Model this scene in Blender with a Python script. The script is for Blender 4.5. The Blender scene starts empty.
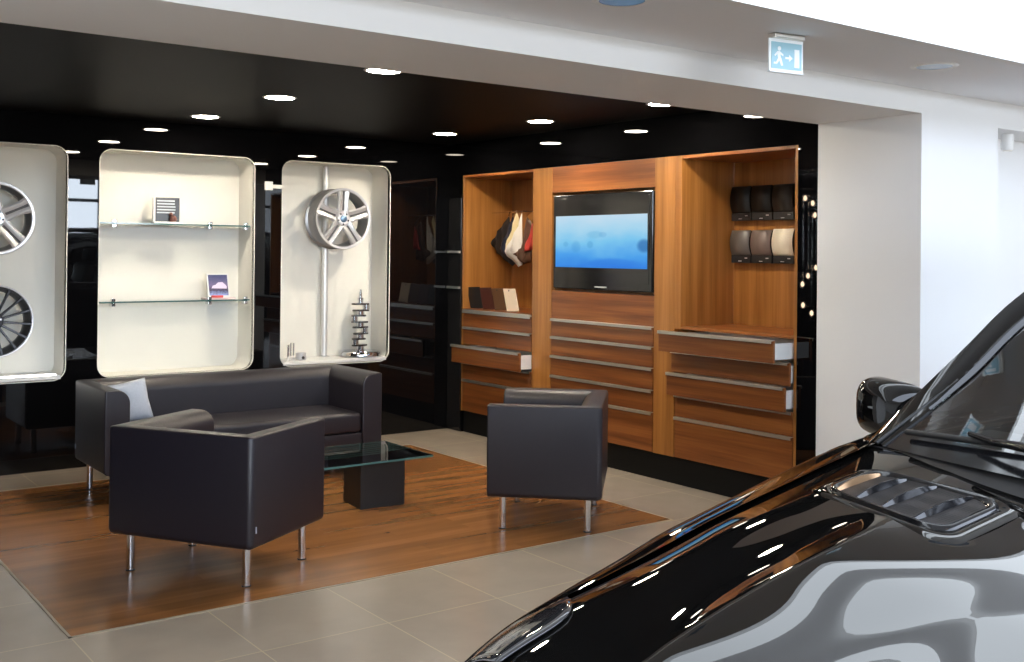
import bpy, bmesh, math, random
from mathutils import Vector, Matrix, Euler
import numpy as np
random.seed(7)
PI = math.pi
scene = bpy.context.scene
COL = scene.collection

# ------------------------------------------------------------------ camera
H = 1.55; F_PX = 1078.7172; YAW = .639; PITCH = -.0072; ROLL = .0099; CY = 244.7949
_fw = Vector((math.sin(YAW)*math.cos(PITCH), math.cos(YAW)*math.cos(PITCH), -math.sin(PITCH)))
_r = Vector((math.cos(YAW), -math.sin(YAW), 0)); _u = _r.cross(_fw)
_c, _s = math.cos(ROLL), math.sin(ROLL)
CR = _r*_c + _u*_s; CU = _u*_c - _r*_s
cam = bpy.data.cameras.new('camera'); camo = bpy.data.objects.new('camera', cam); COL.objects.link(camo)
m = Matrix((CR, CU, -_fw)).transposed().to_4x4(); m.translation = Vector((0, 0, H)); camo.matrix_world = m
cam.sensor_width = 36; cam.sensor_fit = 'HORIZONTAL'; cam.lens = F_PX/1024*36
cam.shift_y = -(331-CY)/1024; cam.clip_start = .05; cam.clip_end = 200
scene.camera = camo

# ------------------------------------------------------------------ materials
def new_mat(name):
    mt = bpy.data.materials.new(name); mt.use_nodes = True
    nt = mt.node_tree; nt.nodes.clear()
    out = nt.nodes.new('ShaderNodeOutputMaterial')
    return mt, nt, out
def N(nt, t, **k):
    n = nt.nodes.new(t)
    for a, v in k.items(): setattr(n, a, v)
    return n
def lin(r, g, b):
    f = lambda c: (c/255/12.92) if c/255 <= .04045 else ((c/255+.055)/1.055)**2.4
    return (f(r), f(g), f(b), 1)
def pbr(name, col, rough=.5, metal=0, spec=.5, coat=0, coat_r=.03, emit=None, es=0, noise=None, bump=None, ior=1.5):
    mt, nt, out = new_mat(name)
    p = N(nt, 'ShaderNodeBsdfPrincipled')
    p.inputs['Base Color'].default_value = col; p.inputs['Roughness'].default_value = rough
    p.inputs['Metallic'].default_value = metal; p.inputs['Specular IOR Level'].default_value = spec
    p.inputs['Coat Weight'].default_value = coat; p.inputs['Coat Roughness'].default_value = coat_r
    p.inputs['IOR'].default_value = ior
    if emit: p.inputs['Emission Color'].default_value = emit; p.inputs['Emission Strength'].default_value = es
    if noise or bump:
        tc = N(nt, 'ShaderNodeTexCoord')
    if noise:                                   # (scale, amount)
        nz = N(nt, 'ShaderNodeTexNoise'); nz.inputs['Scale'].default_value = noise[0]; nz.inputs['Detail'].default_value = 4
        nt.links.new(tc.outputs['Object'], nz.inputs['Vector'])
        mr = N(nt, 'ShaderNodeMapRange'); mr.inputs['To Min'].default_value = 1-noise[1]; mr.inputs['To Max'].default_value = 1+noise[1]
        nt.links.new(nz.outputs['Fac'], mr.inputs['Value'])
        mx = N(nt, 'ShaderNodeVectorMath', operation='SCALE'); mx.inputs[0].default_value = col[:3]
        nt.links.new(mr.outputs['Result'], mx.inputs['Scale']); nt.links.new(mx.outputs[0], p.inputs['Base Color'])
    if bump:                                    # (scale, strength, distance)
        nb = N(nt, 'ShaderNodeTexNoise'); nb.inputs['Scale'].default_value = bump[0]; nb.inputs['Detail'].default_value = 3
        nt.links.new(tc.outputs['Object'], nb.inputs['Vector'])
        bp = N(nt, 'ShaderNodeBump'); bp.inputs['Strength'].default_value = bump[1]; bp.inputs['Distance'].default_value = bump[2]
        nt.links.new(nb.outputs['Fac'], bp.inputs['Height']); nt.links.new(bp.outputs['Normal'], p.inputs['Normal'])
    nt.links.new(p.outputs[0], out.inputs[0])
    return mt
def glass_mat(name, tint=(1, 1, 1, 1), ior=1.5, gloss=1.0):
    """thin clear pane: lets light straight through, mirrors by Fresnel"""
    mt, nt, out = new_mat(name)
    t = N(nt, 'ShaderNodeBsdfTransparent'); t.inputs[0].default_value = tint
    g = N(nt, 'ShaderNodeBsdfGlossy'); g.inputs['Roughness'].default_value = .0; g.inputs['Color'].default_value = (gloss, gloss, gloss, 1)
    fr = N(nt, 'ShaderNodeFresnel'); fr.inputs['IOR'].default_value = ior
    mx = N(nt, 'ShaderNodeMixShader')
    nt.links.new(fr.outputs[0], mx.inputs[0]); nt.links.new(t.outputs[0], mx.inputs[1]); nt.links.new(g.outputs[0], mx.inputs[2])
    nt.links.new(mx.outputs[0], out.inputs[0])
    return mt
def emit_mat(name, col, s):
    mt, nt, out = new_mat(name)
    e = N(nt, 'ShaderNodeEmission'); e.inputs[0].default_value = col; e.inputs[1].default_value = s
    nt.links.new(e.outputs[0], out.inputs[0]); return mt
def wood_mat(name, dark, mid, light, axis, rough=.3, gscale=1.0, coat=.2):
    """veneer with grain running along one axis (0 x, 1 y, 2 z)"""
    mt, nt, out = new_mat(name)
    tc = N(nt, 'ShaderNodeTexCoord'); mp = N(nt, 'ShaderNodeMapping')
    sc = [14*gscale]*3; sc[axis] = .55*gscale
    mp.inputs['Scale'].default_value = sc
    oi = N(nt, 'ShaderNodeObjectInfo')
    ad = N(nt, 'ShaderNodeVectorMath', operation='ADD'); sm = N(nt, 'ShaderNodeVectorMath', operation='SCALE'); sm.inputs[0].default_value = (7, 5, 9)
    nt.links.new(oi.outputs['Random'], sm.inputs['Scale'])
    nt.links.new(tc.outputs['Object'], ad.inputs[0]); nt.links.new(sm.outputs[0], ad.inputs[1]); nt.links.new(ad.outputs[0], mp.inputs['Vector'])
    n1 = N(nt, 'ShaderNodeTexNoise'); n1.inputs['Scale'].default_value = 1.2; n1.inputs['Detail'].default_value = 5; n1.inputs['Distortion'].default_value = .35
    nt.links.new(mp.outputs[0], n1.inputs['Vector'])
    mp2 = N(nt, 'ShaderNodeMapping'); sc2 = [120*gscale]*3; sc2[axis] = 2.5*gscale; mp2.inputs['Scale'].default_value = sc2
    nt.links.new(ad.outputs[0], mp2.inputs['Vector'])
    n2 = N(nt, 'ShaderNodeTexNoise'); n2.inputs['Scale'].default_value = 1; n2.inputs['Detail'].default_value = 2
    nt.links.new(mp2.outputs[0], n2.inputs['Vector'])
    ma = N(nt, 'ShaderNodeMath', operation='MULTIPLY_ADD'); ma.inputs[1].default_value = .3; ma.inputs[2].default_value = -.15
    nt.links.new(n2.outputs['Fac'], ma.inputs[0])
    sa = N(nt, 'ShaderNodeMath', operation='ADD'); nt.links.new(n1.outputs['Fac'], sa.inputs[0]); nt.links.new(ma.outputs[0], sa.inputs[1])
    cr = N(nt, 'ShaderNodeValToRGB'); e = cr.color_ramp.elements
    e[0].position = .32; e[0].color = dark; e[1].position = .7; e[1].color = light
    md = cr.color_ramp.elements.new(.5); md.color = mid
    nt.links.new(sa.outputs[0], cr.inputs[0])
    p = N(nt, 'ShaderNodeBsdfPrincipled'); p.inputs['Roughness'].default_value = rough; p.inputs['Coat Weight'].default_value = coat; p.inputs['Coat Roughness'].default_value = .2
    nt.links.new(cr.outputs[0], p.inputs['Base Color']); nt.links.new(p.outputs[0], out.inputs[0])
    return mt
M = {}
M['black_glass'] = pbr('black_glass', (.0025, .0025, .003, 1), .015, spec=.45)
M['black_ceiling'] = pbr('black_ceiling', (.004, .0036, .0034, 1), .5, spec=.04)
M['white'] = pbr('white_paint', (.85, .85, .85, 1), .6, spec=.3, noise=(2.5, .01))
M['ceil'] = pbr('white_ceiling_paint', (.86, .865, .89, 1), .7, spec=.2, noise=(3, .01))
M['cream'] = pbr('cream_lining', (.88, .86, .79, 1), .55, spec=.3, noise=(6, .02))
M['trimwhite'] = pbr('white_board', (.85, .85, .84, 1), .35)
M['leather'] = pbr('black_brown_leather', lin(33, 29, 36), .40, spec=.55, noise=(30, .12), bump=(260, .25, .002))
M['chrome'] = pbr('polished_steel', (.78, .78, .80, 1), .13, metal=1)
M['alu'] = pbr('brushed_aluminium', (.86, .83, .76, 1), .38, metal=1)
M['silver'] = pbr('silver_alloy', (.74, .74, .76, 1), .33, metal=.55)
M['darkmetal'] = pbr('dark_alloy', (.05, .05, .055, 1), .35, metal=.7)
M['black'] = pbr('black_lacquer', (.008, .008, .009, 1), .12)
M['blackmatt'] = pbr('black_matt', (.012, .012, .013, 1), .45, noise=(20, .15))
M['greyplast'] = pbr('grey_plastic', (.12, .12, .125, 1), .4)
M['wood_v'] = wood_mat('veneer_upright_grain', lin(142, 90, 40), lin(160, 106, 50), lin(178, 122, 64), 2)
M['wood_h'] = wood_mat('veneer_level_grain', lin(104, 56, 25), lin(130, 75, 36), lin(154, 96, 48), 1)
M['fabric'] = pbr('pale_grey_fabric', lin(176, 184, 198), .85, spec=.2, noise=(120, .12), bump=(350, .3, .002))
M['glass'] = glass_mat('clear_glass', (.97, 1, .985, 1))
M['glass_edge'] = pbr('green_glass_edge', lin(74, 112, 112), .08, spec=.6)
M['window_glass'] = glass_mat('window_glass', (.98, .99, 1, 1))
M['lamp_on'] = emit_mat('lit_lamp', (1, .88, .70, 1), 290)
M['led'] = emit_mat('lit_led_strip', (1, .97, .92, 1), 9)
M['darkchrome'] = pbr('dark_polished_steel', (.13, .125, .12, 1), .25, metal=.9)
M['rimgrey'] = pbr('wheel_barrel_grey', (.30, .30, .31, 1), .32, metal=.75)
M['groove'] = pbr('wheel_groove_grey', (.16, .16, .17, 1), .4)
M['satin'] = pbr('satin_aluminium', (.80, .80, .80, 1), .42, metal=.6)
M['lens_off'] = pbr('frosted_lamp_lens', lin(150, 175, 205), .15)
M['fascia'] = emit_mat('luminous_fascia', (.84, .92, 1, 1), 5.0)
M['panel'] = emit_mat('added_ceiling_fill', (.80, .90, 1.08, 1), 6.5)
M['paint'] = pbr('black_metallic_paint', (.0035, .0033, .0031, 1), .5, metal=0, spec=0, ior=1.01, coat=1.0, coat_r=.006, noise=(500, .3))
M['car_glass'] = glass_mat('tinted_car_glass', (.62, .68, .68, 1), 1.75)
M['rubber'] = pbr('black_rubber', (.014, .014, .014, 1), .6)
M['tyre'] = M['rubber']
M['interior'] = pbr('car_interior_plastic', (.02, .02, .021, 1), .55)

# floor tile
def tile_mat():
    mt, nt, out = new_mat('grey_stone_tile')
    tc = N(nt, 'ShaderNodeTexCoord'); mp = N(nt, 'ShaderNodeMapping')
    mp.inputs['Location'].default_value = (-1.17, -4.48, 0)
    nt.links.new(tc.outputs['Object'], mp.inputs['Vector'])
    br = N(nt, 'ShaderNodeTexBrick'); br.offset = 0; br.squash = 1
    br.inputs['Color1'].default_value = lin(160, 148, 133); br.inputs['Color2'].default_value = lin(155, 143, 129); br.inputs['Mortar'].default_value = lin(182, 168, 142)
    br.inputs['Scale'].default_value = 1; br.inputs['Mortar Size'].default_value = .0028; br.inputs['Mortar Smooth'].default_value = .1
    br.inputs['Brick Width'].default_value = .56; br.inputs['Row Height'].default_value = .56
    nt.links.new(mp.outputs[0], br.inputs['Vector'])
    nz = N(nt, 'ShaderNodeTexNoise'); nz.inputs['Scale'].default_value = 5; nz.inputs['Detail'].default_value = 6
    nt.links.new(tc.outputs['Object'], nz.inputs['Vector'])
    mr = N(nt, 'ShaderNodeMapRange'); mr.inputs['To Min'].default_value = .88; mr.inputs['To Max'].default_value = 1.12
    nt.links.new(nz.outputs['Fac'], mr.inputs['Value'])
    sc = N(nt, 'ShaderNodeVectorMath', operation='SCALE'); nt.links.new(br.outputs['Color'], sc.inputs[0]); nt.links.new(mr.outputs['Result'], sc.inputs['Scale'])
    p = N(nt, 'ShaderNodeBsdfPrincipled'); p.inputs['Roughness'].default_value = .2; p.inputs['Specular IOR Level'].default_value = .5
    nt.links.new(sc.outputs[0], p.inputs['Base Color']); nt.links.new(p.outputs[0], out.inputs[0])
    return mt
def parquet_mat():
    mt, nt, out = new_mat('oiled_parquet')
    tc = N(nt, 'ShaderNodeTexCoord')
    br = N(nt, 'ShaderNodeTexBrick'); br.offset = .37; br.offset_frequency = 2
    br.inputs['Color1'].default_value = (.0, .0, .0, 1); br.inputs['Color2'].default_value = (1, 1, 1, 1); br.inputs['Mortar'].default_value = (.35, .35, .35, 1)
    br.inputs['Scale'].default_value = 1; br.inputs['Mortar Size'].default_value = .0012; br.inputs['Brick Width'].default_value = 1.15; br.inputs['Row Height'].default_value = .085
    nt.links.new(tc.outputs['Object'], br.inputs['Vector'])
    mp = N(nt, 'ShaderNodeMapping'); mp.inputs['Scale'].default_value = (.7, 6, 1); nt.links.new(tc.outputs['Object'], mp.inputs['Vector'])
    nz = N(nt, 'ShaderNodeTexNoise'); nz.inputs['Scale'].default_value = 1.6; nz.inputs['Detail'].default_value = 3; nz.inputs['Distortion'].default_value = .05
    nt.links.new(mp.outputs[0], nz.inputs['Vector'])
    b = N(nt, 'ShaderNodeRGBToBW'); nt.links.new(br.outputs['Color'], b.inputs[0])
    ma = N(nt, 'ShaderNodeMath', operation='MULTIPLY_ADD'); ma.inputs[1].default_value = .3; ma.inputs[2].default_value = -.15
    nt.links.new(b.outputs[0], ma.inputs[0])
    ad = N(nt, 'ShaderNodeMath', operation='ADD'); nt.links.new(nz.outputs['Fac'], ad.inputs[0]); nt.links.new(ma.outputs[0], ad.inputs[1])
    cr = N(nt, 'ShaderNodeValToRGB'); e = cr.color_ramp.elements
    e[0].position = .2; e[0].color = lin(116, 77, 43); e[1].position = .8; e[1].color = lin(158, 108, 63)
    md = cr.color_ramp.elements.new(.5); md.color = lin(136, 90, 50)
    nt.links.new(ad.outputs[0], cr.inputs[0])
    p = N(nt, 'ShaderNodeBsdfPrincipled'); p.inputs['Roughness'].default_value = .24
    nt.links.new(cr.outputs[0], p.inputs['Base Color']); nt.links.new(p.outputs[0], out.inputs[0])
    return mt
M['tile'] = tile_mat(); M['parquet'] = parquet_mat()

# ------------------------------------------------------------------ mesh helpers
def B(): return bmesh.new()
def box(bm, x0, x1, y0, y1, z0, z1, bev=0, seg=2):
    r = bmesh.ops.create_cube(bm, size=1)['verts']
    for v in r:
        v.co = Vector((x0+(v.co.x+.5)*(x1-x0), y0+(v.co.y+.5)*(y1-y0), z0+(v.co.z+.5)*(z1-z0)))
    if bev:
        es = {e for v in r for e in v.link_edges}
        bmesh.ops.bevel(bm, geom=list(es), offset=bev, segments=seg, profile=.5, affect='EDGES')
    return bm
def frame_of(d):
    d = d.normalized(); a = Vector((0, 0, 1)) if abs(d.z) < .9 else Vector((1, 0, 0))
    u = d.cross(a).normalized(); return u, d.cross(u).normalized()
def tube(bm, pts, r, seg=12, closed=False, cap=True):
    pts = [Vector(p) for p in pts]; n = len(pts)
    rs = r if isinstance(r, (list, tuple)) else [r]*n
    rings = []
    t0 = (pts[1]-pts[0]); u, w = frame_of(t0)
    for i, p in enumerate(pts):
        if closed: t = pts[(i+1) % n]-pts[i-1]
        else: t = pts[min(i+1, n-1)]-pts[max(i-1, 0)]
        t.normalize(); u = (u-t*u.dot(t)).normalized(); w = t.cross(u)
        rings.append([bm.verts.new(p+(u*math.cos(2*PI*k/seg)+w*math.sin(2*PI*k/seg))*rs[i]) for k in range(seg)])
    for i in range(n if closed else n-1):
        a, b = rings[i], rings[(i+1) % n]
        for k in range(seg): bm.faces.new((a[k], a[(k+1) % seg], b[(k+1) % seg], b[k]))
    if cap and not closed:
        bm.faces.new(rings[0][::-1]); bm.faces.new(rings[-1])
    return bm
def lathe(bm, prof, axis='Z', org=(0, 0, 0), seg=32, caps=True):
    """prof: list of (radius, height) revolved about an axis"""
    org = Vector(org); rings = []
    for r, h in prof:
        ring = []
        for k in range(seg):
            a = 2*PI*k/seg; c, s = r*math.cos(a), r*math.sin(a)
            v = {'Z': (c, s, h), 'Y': (c, h, s), 'X': (h, c, s)}[axis]
            ring.append(bm.verts.new(org+Vector(v)))
        rings.append(ring)
    for a, b in zip(rings, rings[1:]):
        for k in range(seg): bm.faces.new((a[k], a[(k+1) % seg], b[(k+1) % seg], b[k]))
    if caps:
        if prof[0][0] > 1e-5: bm.faces.new(rings[0][::-1])
        if prof[-1][0] > 1e-5: bm.faces.new(rings[-1])
    return bm
def prism(bm, poly, plane, a, b):
    """poly in 2D: plane 'XZ' extruded along y, 'YZ' along x, 'XY' along z"""
    def P(u, v, h): return {'XZ': (u, h, v), 'YZ': (h, u, v), 'XY': (u, v, h)}[plane]
    A = [bm.verts.new(P(u, v, a)) for u, v in poly]; Bv = [bm.verts.new(P(u, v, b)) for u, v in poly]
    bm.faces.new(A); bm.faces.new(Bv[::-1]); n = len(poly)
    for i in range(n): bm.faces.new((A[i], Bv[i], Bv[(i+1) % n], A[(i+1) % n]))
    return bm
def rrect(u0, u1, v0, v1, r, n=8):
    o = []
    for cu, cv, a0 in ((u1-r, v1-r, 0), (u0+r, v1-r, PI/2), (u0+r, v0+r, PI), (u1-r, v0+r, 1.5*PI)):
        for k in range(n+1): a = a0+PI/2*k/n; o.append((cu+r*math.cos(a), cv+r*math.sin(a)))
    return o
def grid(bm, rows, closed_v=False):
    V = [[bm.verts.new(p) for p in row] for row in rows]
    for i in range(len(V)-1):
        n = len(V[i])
        for j in range(n if closed_v else n-1):
            bm.faces.new((V[i][j], V[i][(j+1) % n], V[i+1][(j+1) % n], V[i+1][j]))
    return V
def obj(name, bm, mat, parent=None, loc=(0, 0, 0), smooth=None, bevel=0, subsurf=0, solid=0, rot=None):
    bmesh.ops.recalc_face_normals(bm, faces=bm.faces)
    me = bpy.data.meshes.new(name); bm.to_mesh(me); bm.free()
    o = bpy.data.objects.new(name, me); COL.objects.link(o); o.location = loc
    if rot: o.rotation_euler = rot
    for mm in (mat if isinstance(mat, (list, tuple)) else [mat]): me.materials.append(mm)
    if parent: o.parent = parent
    if smooth is not None:
        me.shade_smooth() if smooth >= 180 else None
        if smooth < 180:
            me.shade_smooth()
            try: me.set_sharp_from_angle(angle=math.radians(smooth))
            except Exception: pass
    if solid:
        sm = o.modifiers.new('solid', 'SOLIDIFY'); sm.thickness = abs(solid); sm.offset = -1 if solid > 0 else 1; sm.use_rim = mat is not M['paint']
    if bevel:
        bv = o.modifiers.new('bevel', 'BEVEL'); bv.width = bevel; bv.segments = 3; bv.limit_method = 'ANGLE'; bv.angle_limit = math.radians(40)
    if subsurf:
        ss = o.modifiers.new('sub', 'SUBSURF'); ss.levels = subsurf; ss.render_levels = subsurf
    return o
def tag(o, label=None, cat=None, group=None, kind=None):
    if label: o['label'] = label
    if cat: o['category'] = cat
    if group: o['group'] = group
    if kind: o['kind'] = kind
    return o
def thing(name, label, cat, loc=(0, 0, 0), rz=0, group=None):
    o = bpy.data.objects.new(name, None); o.empty_display_size = .1; COL.objects.link(o); o.location = loc; o.rotation_euler = (0, 0, rz)
    return tag(o, label, cat, group)
def struct(name, bm, mat, **k):
    o = obj(name, bm, mat, **k); o['kind'] = 'structure'; return o
def dup(src, loc=None, rot=None, parent=None, label=None):
    c = src.copy(); COL.objects.link(c)
    if parent is not None: c.parent = parent
    if loc is not None: c.location = loc
    if rot is not None: c.rotation_euler = rot
    if label: c['label'] = label
    for ch in list(src.children): dup(ch, parent=c)
    return c

# ------------------------------------------------------------------ the room
YB, XP = 7.949, 5.218                    # back wall and right wall of the lounge
YA, YI = 3.341, 4.016                    # front and inner face of the beam
ZB, ZS, ZC, ZM = 2.49, 2.322, 2.45, 3.3  # black ceiling, beam soffit, ceiling strip, main ceiling
XL = .42                                 # left wall of the lounge
XW, XE, YS = -7.0, 11.0, -9.0            # showroom extents
YR = 2.6                                 # edge of the ceiling strip

bm = B(); box(bm, XW-.1, XE+.1, YS-.1, 8.4, -.1, 0)
floor = struct('floor', bm, M['tile'])
bm = B(); box(bm, 1.173, 4.518, 4.499, 7.424, 0, .0025)
pq = obj('parquet_inlay', bm, M['parquet'], parent=floor); pq['label'] = 'dark oiled parquet rectangle set into the stone tiles'; pq['kind'] = 'structure'
bm = B()
for a in ((1.161, 1.173, 4.487, 7.436), (4.518, 4.526, 4.487, 7.436)): box(bm, *a, 0, .003)
for a in ((1.161, 4.526, 4.487, 4.499), (1.161, 4.526, 7.424, 7.436)): box(bm, *a, 0, .003)
ed = obj('parquet_edging', bm, pbr('edging_strip', lin(150, 138, 118), .3), parent=floor); ed['kind'] = 'structure'

# niches in the back wall: (x0, x1, z0, z1)
ZT, ZN = 2.262, .628
NICHES = [(1.02, 2.006, ZN, ZT), (2.23, 3.398, ZN, ZT), (3.632, 4.611, ZN, ZT)]
RN = .085
def wall_with_holes(x0, x1, z0, z1, holes, r, y, th):
    cu = bpy.data.curves.new('c', 'CURVE'); cu.dimensions = '2D'; cu.fill_mode = 'BOTH'
    def spl(pts):
        s = cu.splines.new('POLY'); s.points.add(len(pts)-1)
        for q, (u, v) in zip(s.points, pts): q.co = (u, v, 0, 1)
        s.use_cyclic_u = True
    spl([(x0, z0), (x1, z0), (x1, z1), (x0, z1)])
    for h in holes: spl(rrect(*h, r, 8))
    cu.extrude = th/2
    o = bpy.data.objects.new('c', cu); COL.objects.link(o)
    dg = bpy.context.evaluated_depsgraph_get()
    me = bpy.data.meshes.new_from_object(o.evaluated_get(dg)); bpy.data.objects.remove(o)
    bm = B(); bm.from_mesh(me); bpy.data.meshes.remove(me)
    bmesh.ops.remove_doubles(bm, verts=bm.verts, dist=1e-5)
    for v in bm.verts: v.co = Vector((v.co.x, y+th/2+v.co.z, v.co.y))
    return bm
wb = struct('wall_back', wall_with_holes(XL, XP+.8, 0, ZB, NICHES, RN, YB, .03), M['black_glass'])
bm = B()
box(bm, XL, XP+.8, YB+.40, YB+.46, 0, ZB)
wbk = obj('rear_shell', bm, M['white'], parent=wb); wbk['kind'] = 'structure'

# black right wall around the cabinets
CY0, CY1, CZ0, CZ1 = 4.16, 7.742, .185, 2.212
bm = B()
box(bm, XP, XP+.04, YI, CY0, 0, ZB); box(bm, XP, XP+.04, CY1, YB, 0, ZB)
box(bm, XP, XP+.04, CY0, CY1, CZ1, ZB);

wr = struct('wall_right', bm, M['black_glass'])
bm = B(); box(bm, XP+.03, XP+.06, CY0, CY1, 0, CZ0); pb_ = obj('plinth', bm, pbr('plinth_black', (.006, .006, .006, 1), .5, spec=.15), parent=wr); pb_['kind'] = 'structure'
bm = B(); box(bm, XL-.04, XL, YI, YB, 0, ZB); struct('wall_left', bm, M['black_glass'])
bm = B(); box(bm, XL-.04, XP+.6, YI, YB+.46, ZB, ZB+.08); struct('ceiling_lounge', bm, M['black_ceiling'])

# white piers, beam and the showroom
bm = B(); box(bm, XP, 5.985, YA, YI, 0, ZM+.1); struct('wall_pier_right', bm, M['white'])
bm = B(); box(bm, XW, XL, YA, YI, 0, ZM+.1); struct('wall_pier_left', bm, M['white'])
bm = B(); box(bm, XL, XP, YA, YI, ZS, ZM+.1); struct('trim_1', bm, M['white'])
bm = B(); box(bm, 5.985, XE, YA+.3, YI, 0, ZM+.1); struct('wall_front', bm, M['white'])
bm = B(); box(bm, 5.985, XE, YA, YA+.3, 2.30, ZC); struct('trim_2', bm, M['white'])
bm = B(); box(bm, XW, XE, YR+.05, YA+.3, ZC, ZC+.05); struct('ceiling_strip', bm, M['ceil'])
bm = B(); box(bm, XW, XE, YR, YR+.05, ZC, ZM+.1); struct('trim_3', bm, M['white'])
bm = B(); box(bm, XW, XE, YS, YR, ZM, ZM+.08); ceil_ = struct('ceiling', bm, M['ceil'])
for py0, py1, pz0, pz1 in ((YR-.02, YR-.0005, ZC+.02, 2.54), (YR-.02, YR-.0005, 2.68, 2.88), (-2.2, .6, ZM-.03, ZM-.0005)):
    bm = B(); box(bm, -2.5, 8.0, py0, py1, pz0, pz1); lp = obj('added_light_panel', bm, M['panel'] if py1 < 1 else M['fascia'], parent=ceil_); lp['kind'] = 'structure'; lp['label'] = 'wide luminous panel added for fill light and hood reflections'  # ceiling panel added as fill; riser bands split to shape the hood reflections
# far showroom walls: solid right part, glazed street side
bm = B(); box(bm, 8.2, XE, YS-.12, YS, 0, ZM); box(bm, XW, -5.0, YS-.12, YS, 0, ZM)
struct('wall_street', bm, M['white'])
bm = B(); box(bm, XE, XE+.12, YS-.12, YI, 0, ZM); struct('wall_east', bm, M['white'])
bm = B(); box(bm, XW-.12, XW, YS-.12, YI, 0, ZM); struct('wall_west', bm, M['white'])
MULL = pbr('window_frame_grey', lin(70, 84, 96), .4)
def glazed(name, p0, p1, n, zbar):
    """glazed wall from p0 to p1: posts, rails and one pane per bay"""
    p0 = Vector((*p0, 0)); p1 = Vector((*p1, 0)); d = (p1-p0); L = d.length; d.normalize()
    a = math.atan2(d.y, d.x)
    bm = B()
    for i in range(n+1): x = L*i/n; box(bm, x-.035, x+.035, -.05, .05, 0, ZM)
    for z in [0.04]+zbar+[ZM-.05]: box(bm, 0, L, -.045, .045, z-.035, z+.035)
    w = struct(name, bm, MULL, loc=p0, rot=(0, 0, a))
    bm = B(); box(bm, 0, L, -.004, .004, .02, ZM-.02)
    g = obj('glass', bm, M['window_glass'], parent=w); g['kind'] = 'structure'
glazed('window_1', (-5.0, YS-.06), (8.2, YS-.06), 11, [2.62])

# ------------------------------------------------------------------ daylight
w = bpy.data.worlds.new('sky'); scene.world = w; w.use_nodes = True
nt = w.node_tree; nt.nodes.clear()
wo = N(nt, 'ShaderNodeOutputWorld'); bg = N(nt, 'ShaderNodeBackground'); tc = N(nt, 'ShaderNodeTexCoord'); sx = N(nt, 'ShaderNodeSeparateXYZ')
cr = N(nt, 'ShaderNodeValToRGB'); e = cr.color_ramp.elements
e[0].position = .006; e[0].color = (.27, .265, .25, 1); e[1].position = .014; e[1].color = (.84, .93, 1.04, 1)
nt.links.new(tc.outputs['Generated'], sx.inputs[0]); nt.links.new(sx.outputs['Z'], cr.inputs[0]); nt.links.new(cr.outputs[0], bg.inputs['Color'])
bg.inputs['Strength'].default_value = 29
bm = B(); box(bm, 4.3, 8.5, YS-1.25, YS-.55, -.1, 1.9, .03); struct('outside_blocker', bm, pbr('dark_blocker', (.006, .008, .006, 1), .8, spec=.1, noise=(6, .3)))  # unseen dark block added to darken the lower window reflection in the back wall
nt.links.new(bg.outputs[0], wo.inputs[0])
def portal(name, loc, rot, sx_, sy_):
    l = bpy.data.lights.new(name, 'AREA'); l.shape = 'RECTANGLE'; l.size = sx_; l.size_y = sy_; l.cycles.is_portal = True
    o = bpy.data.objects.new(name, l); COL.objects.link(o); o.location = loc; o.rotation_euler = rot
portal('window_portal', (1.6, YS+.02, ZM/2), (PI/2, 0, 0), 13.2, ZM)

# ------------------------------------------------------------------ downlights of the black ceiling
def disc_lamp(bm, r0, r1, z0): pass
def make_downlight(loc, label):
    t = thing('ceiling_downlight', label, 'downlight', loc, 0, 'lit downlights in the black ceiling')
    bm = B(); lathe(bm, [(.088, -.003), (.100, -.004), (.106, 0), (.088, 0)], seg=36, caps=False); obj('trim_ring', bm, M['trimwhite'], t, smooth=40)
    bm = B(); lathe(bm, [(.0, -.002), (.088, -.002), (.088, 0), (0, 0)], seg=36, caps=False); obj('lamp_lens', bm, M['lamp_on'], t)
    return t
DL = [(2.80, 4.90, 'lit downlight nearest the beam in the left row of the black ceiling'),
      (2.80, 6.18, 'lit downlight in the middle of the left row of the black ceiling'),
      (2.80, 7.42, 'lit downlight of the left row closest to the display wall'),
      (4.68, 7.21, 'lit downlight of the right row nearest the room corner'),
      (4.752, 6.07, 'middle lit downlight above the wooden cabinets and screen'),
      (4.775, 4.86, 'lit downlight nearest the beam in the row above the wooden cabinets')]
dl0 = None
for x, y, lab in DL:
    if dl0 is None: dl0 = make_downlight((x, y, ZB), lab)
    else: dup(dl0, (x, y, ZB), label=lab)
# two unlit round lamps and the escape sign on the ceiling strip
def strip_lamp(x, y, lab):
    t = thing('round_ceiling_lamp', lab, 'ceiling lamp', (x, y, ZC))
    bm = B(); lathe(bm, [(.082, -.004), (.098, -.006), (.108, 0), (.082, 0)], seg=40, caps=False); obj('trim_ring', bm, M['trimwhite'], t, smooth=40)
    bm = B(); lathe(bm, [(0, -.003), (.082, -.003), (.082, 0), (0, 0)], seg=40, caps=False); obj('frosted_lens', bm, M['lens_off'], t)
strip_lamp(2.585, 2.84, 'round frosted lamp in white ceiling cut by the top edge')
strip_lamp(4.63, 2.90, 'round white lamp in the ceiling strip right of the escape sign')

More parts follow.
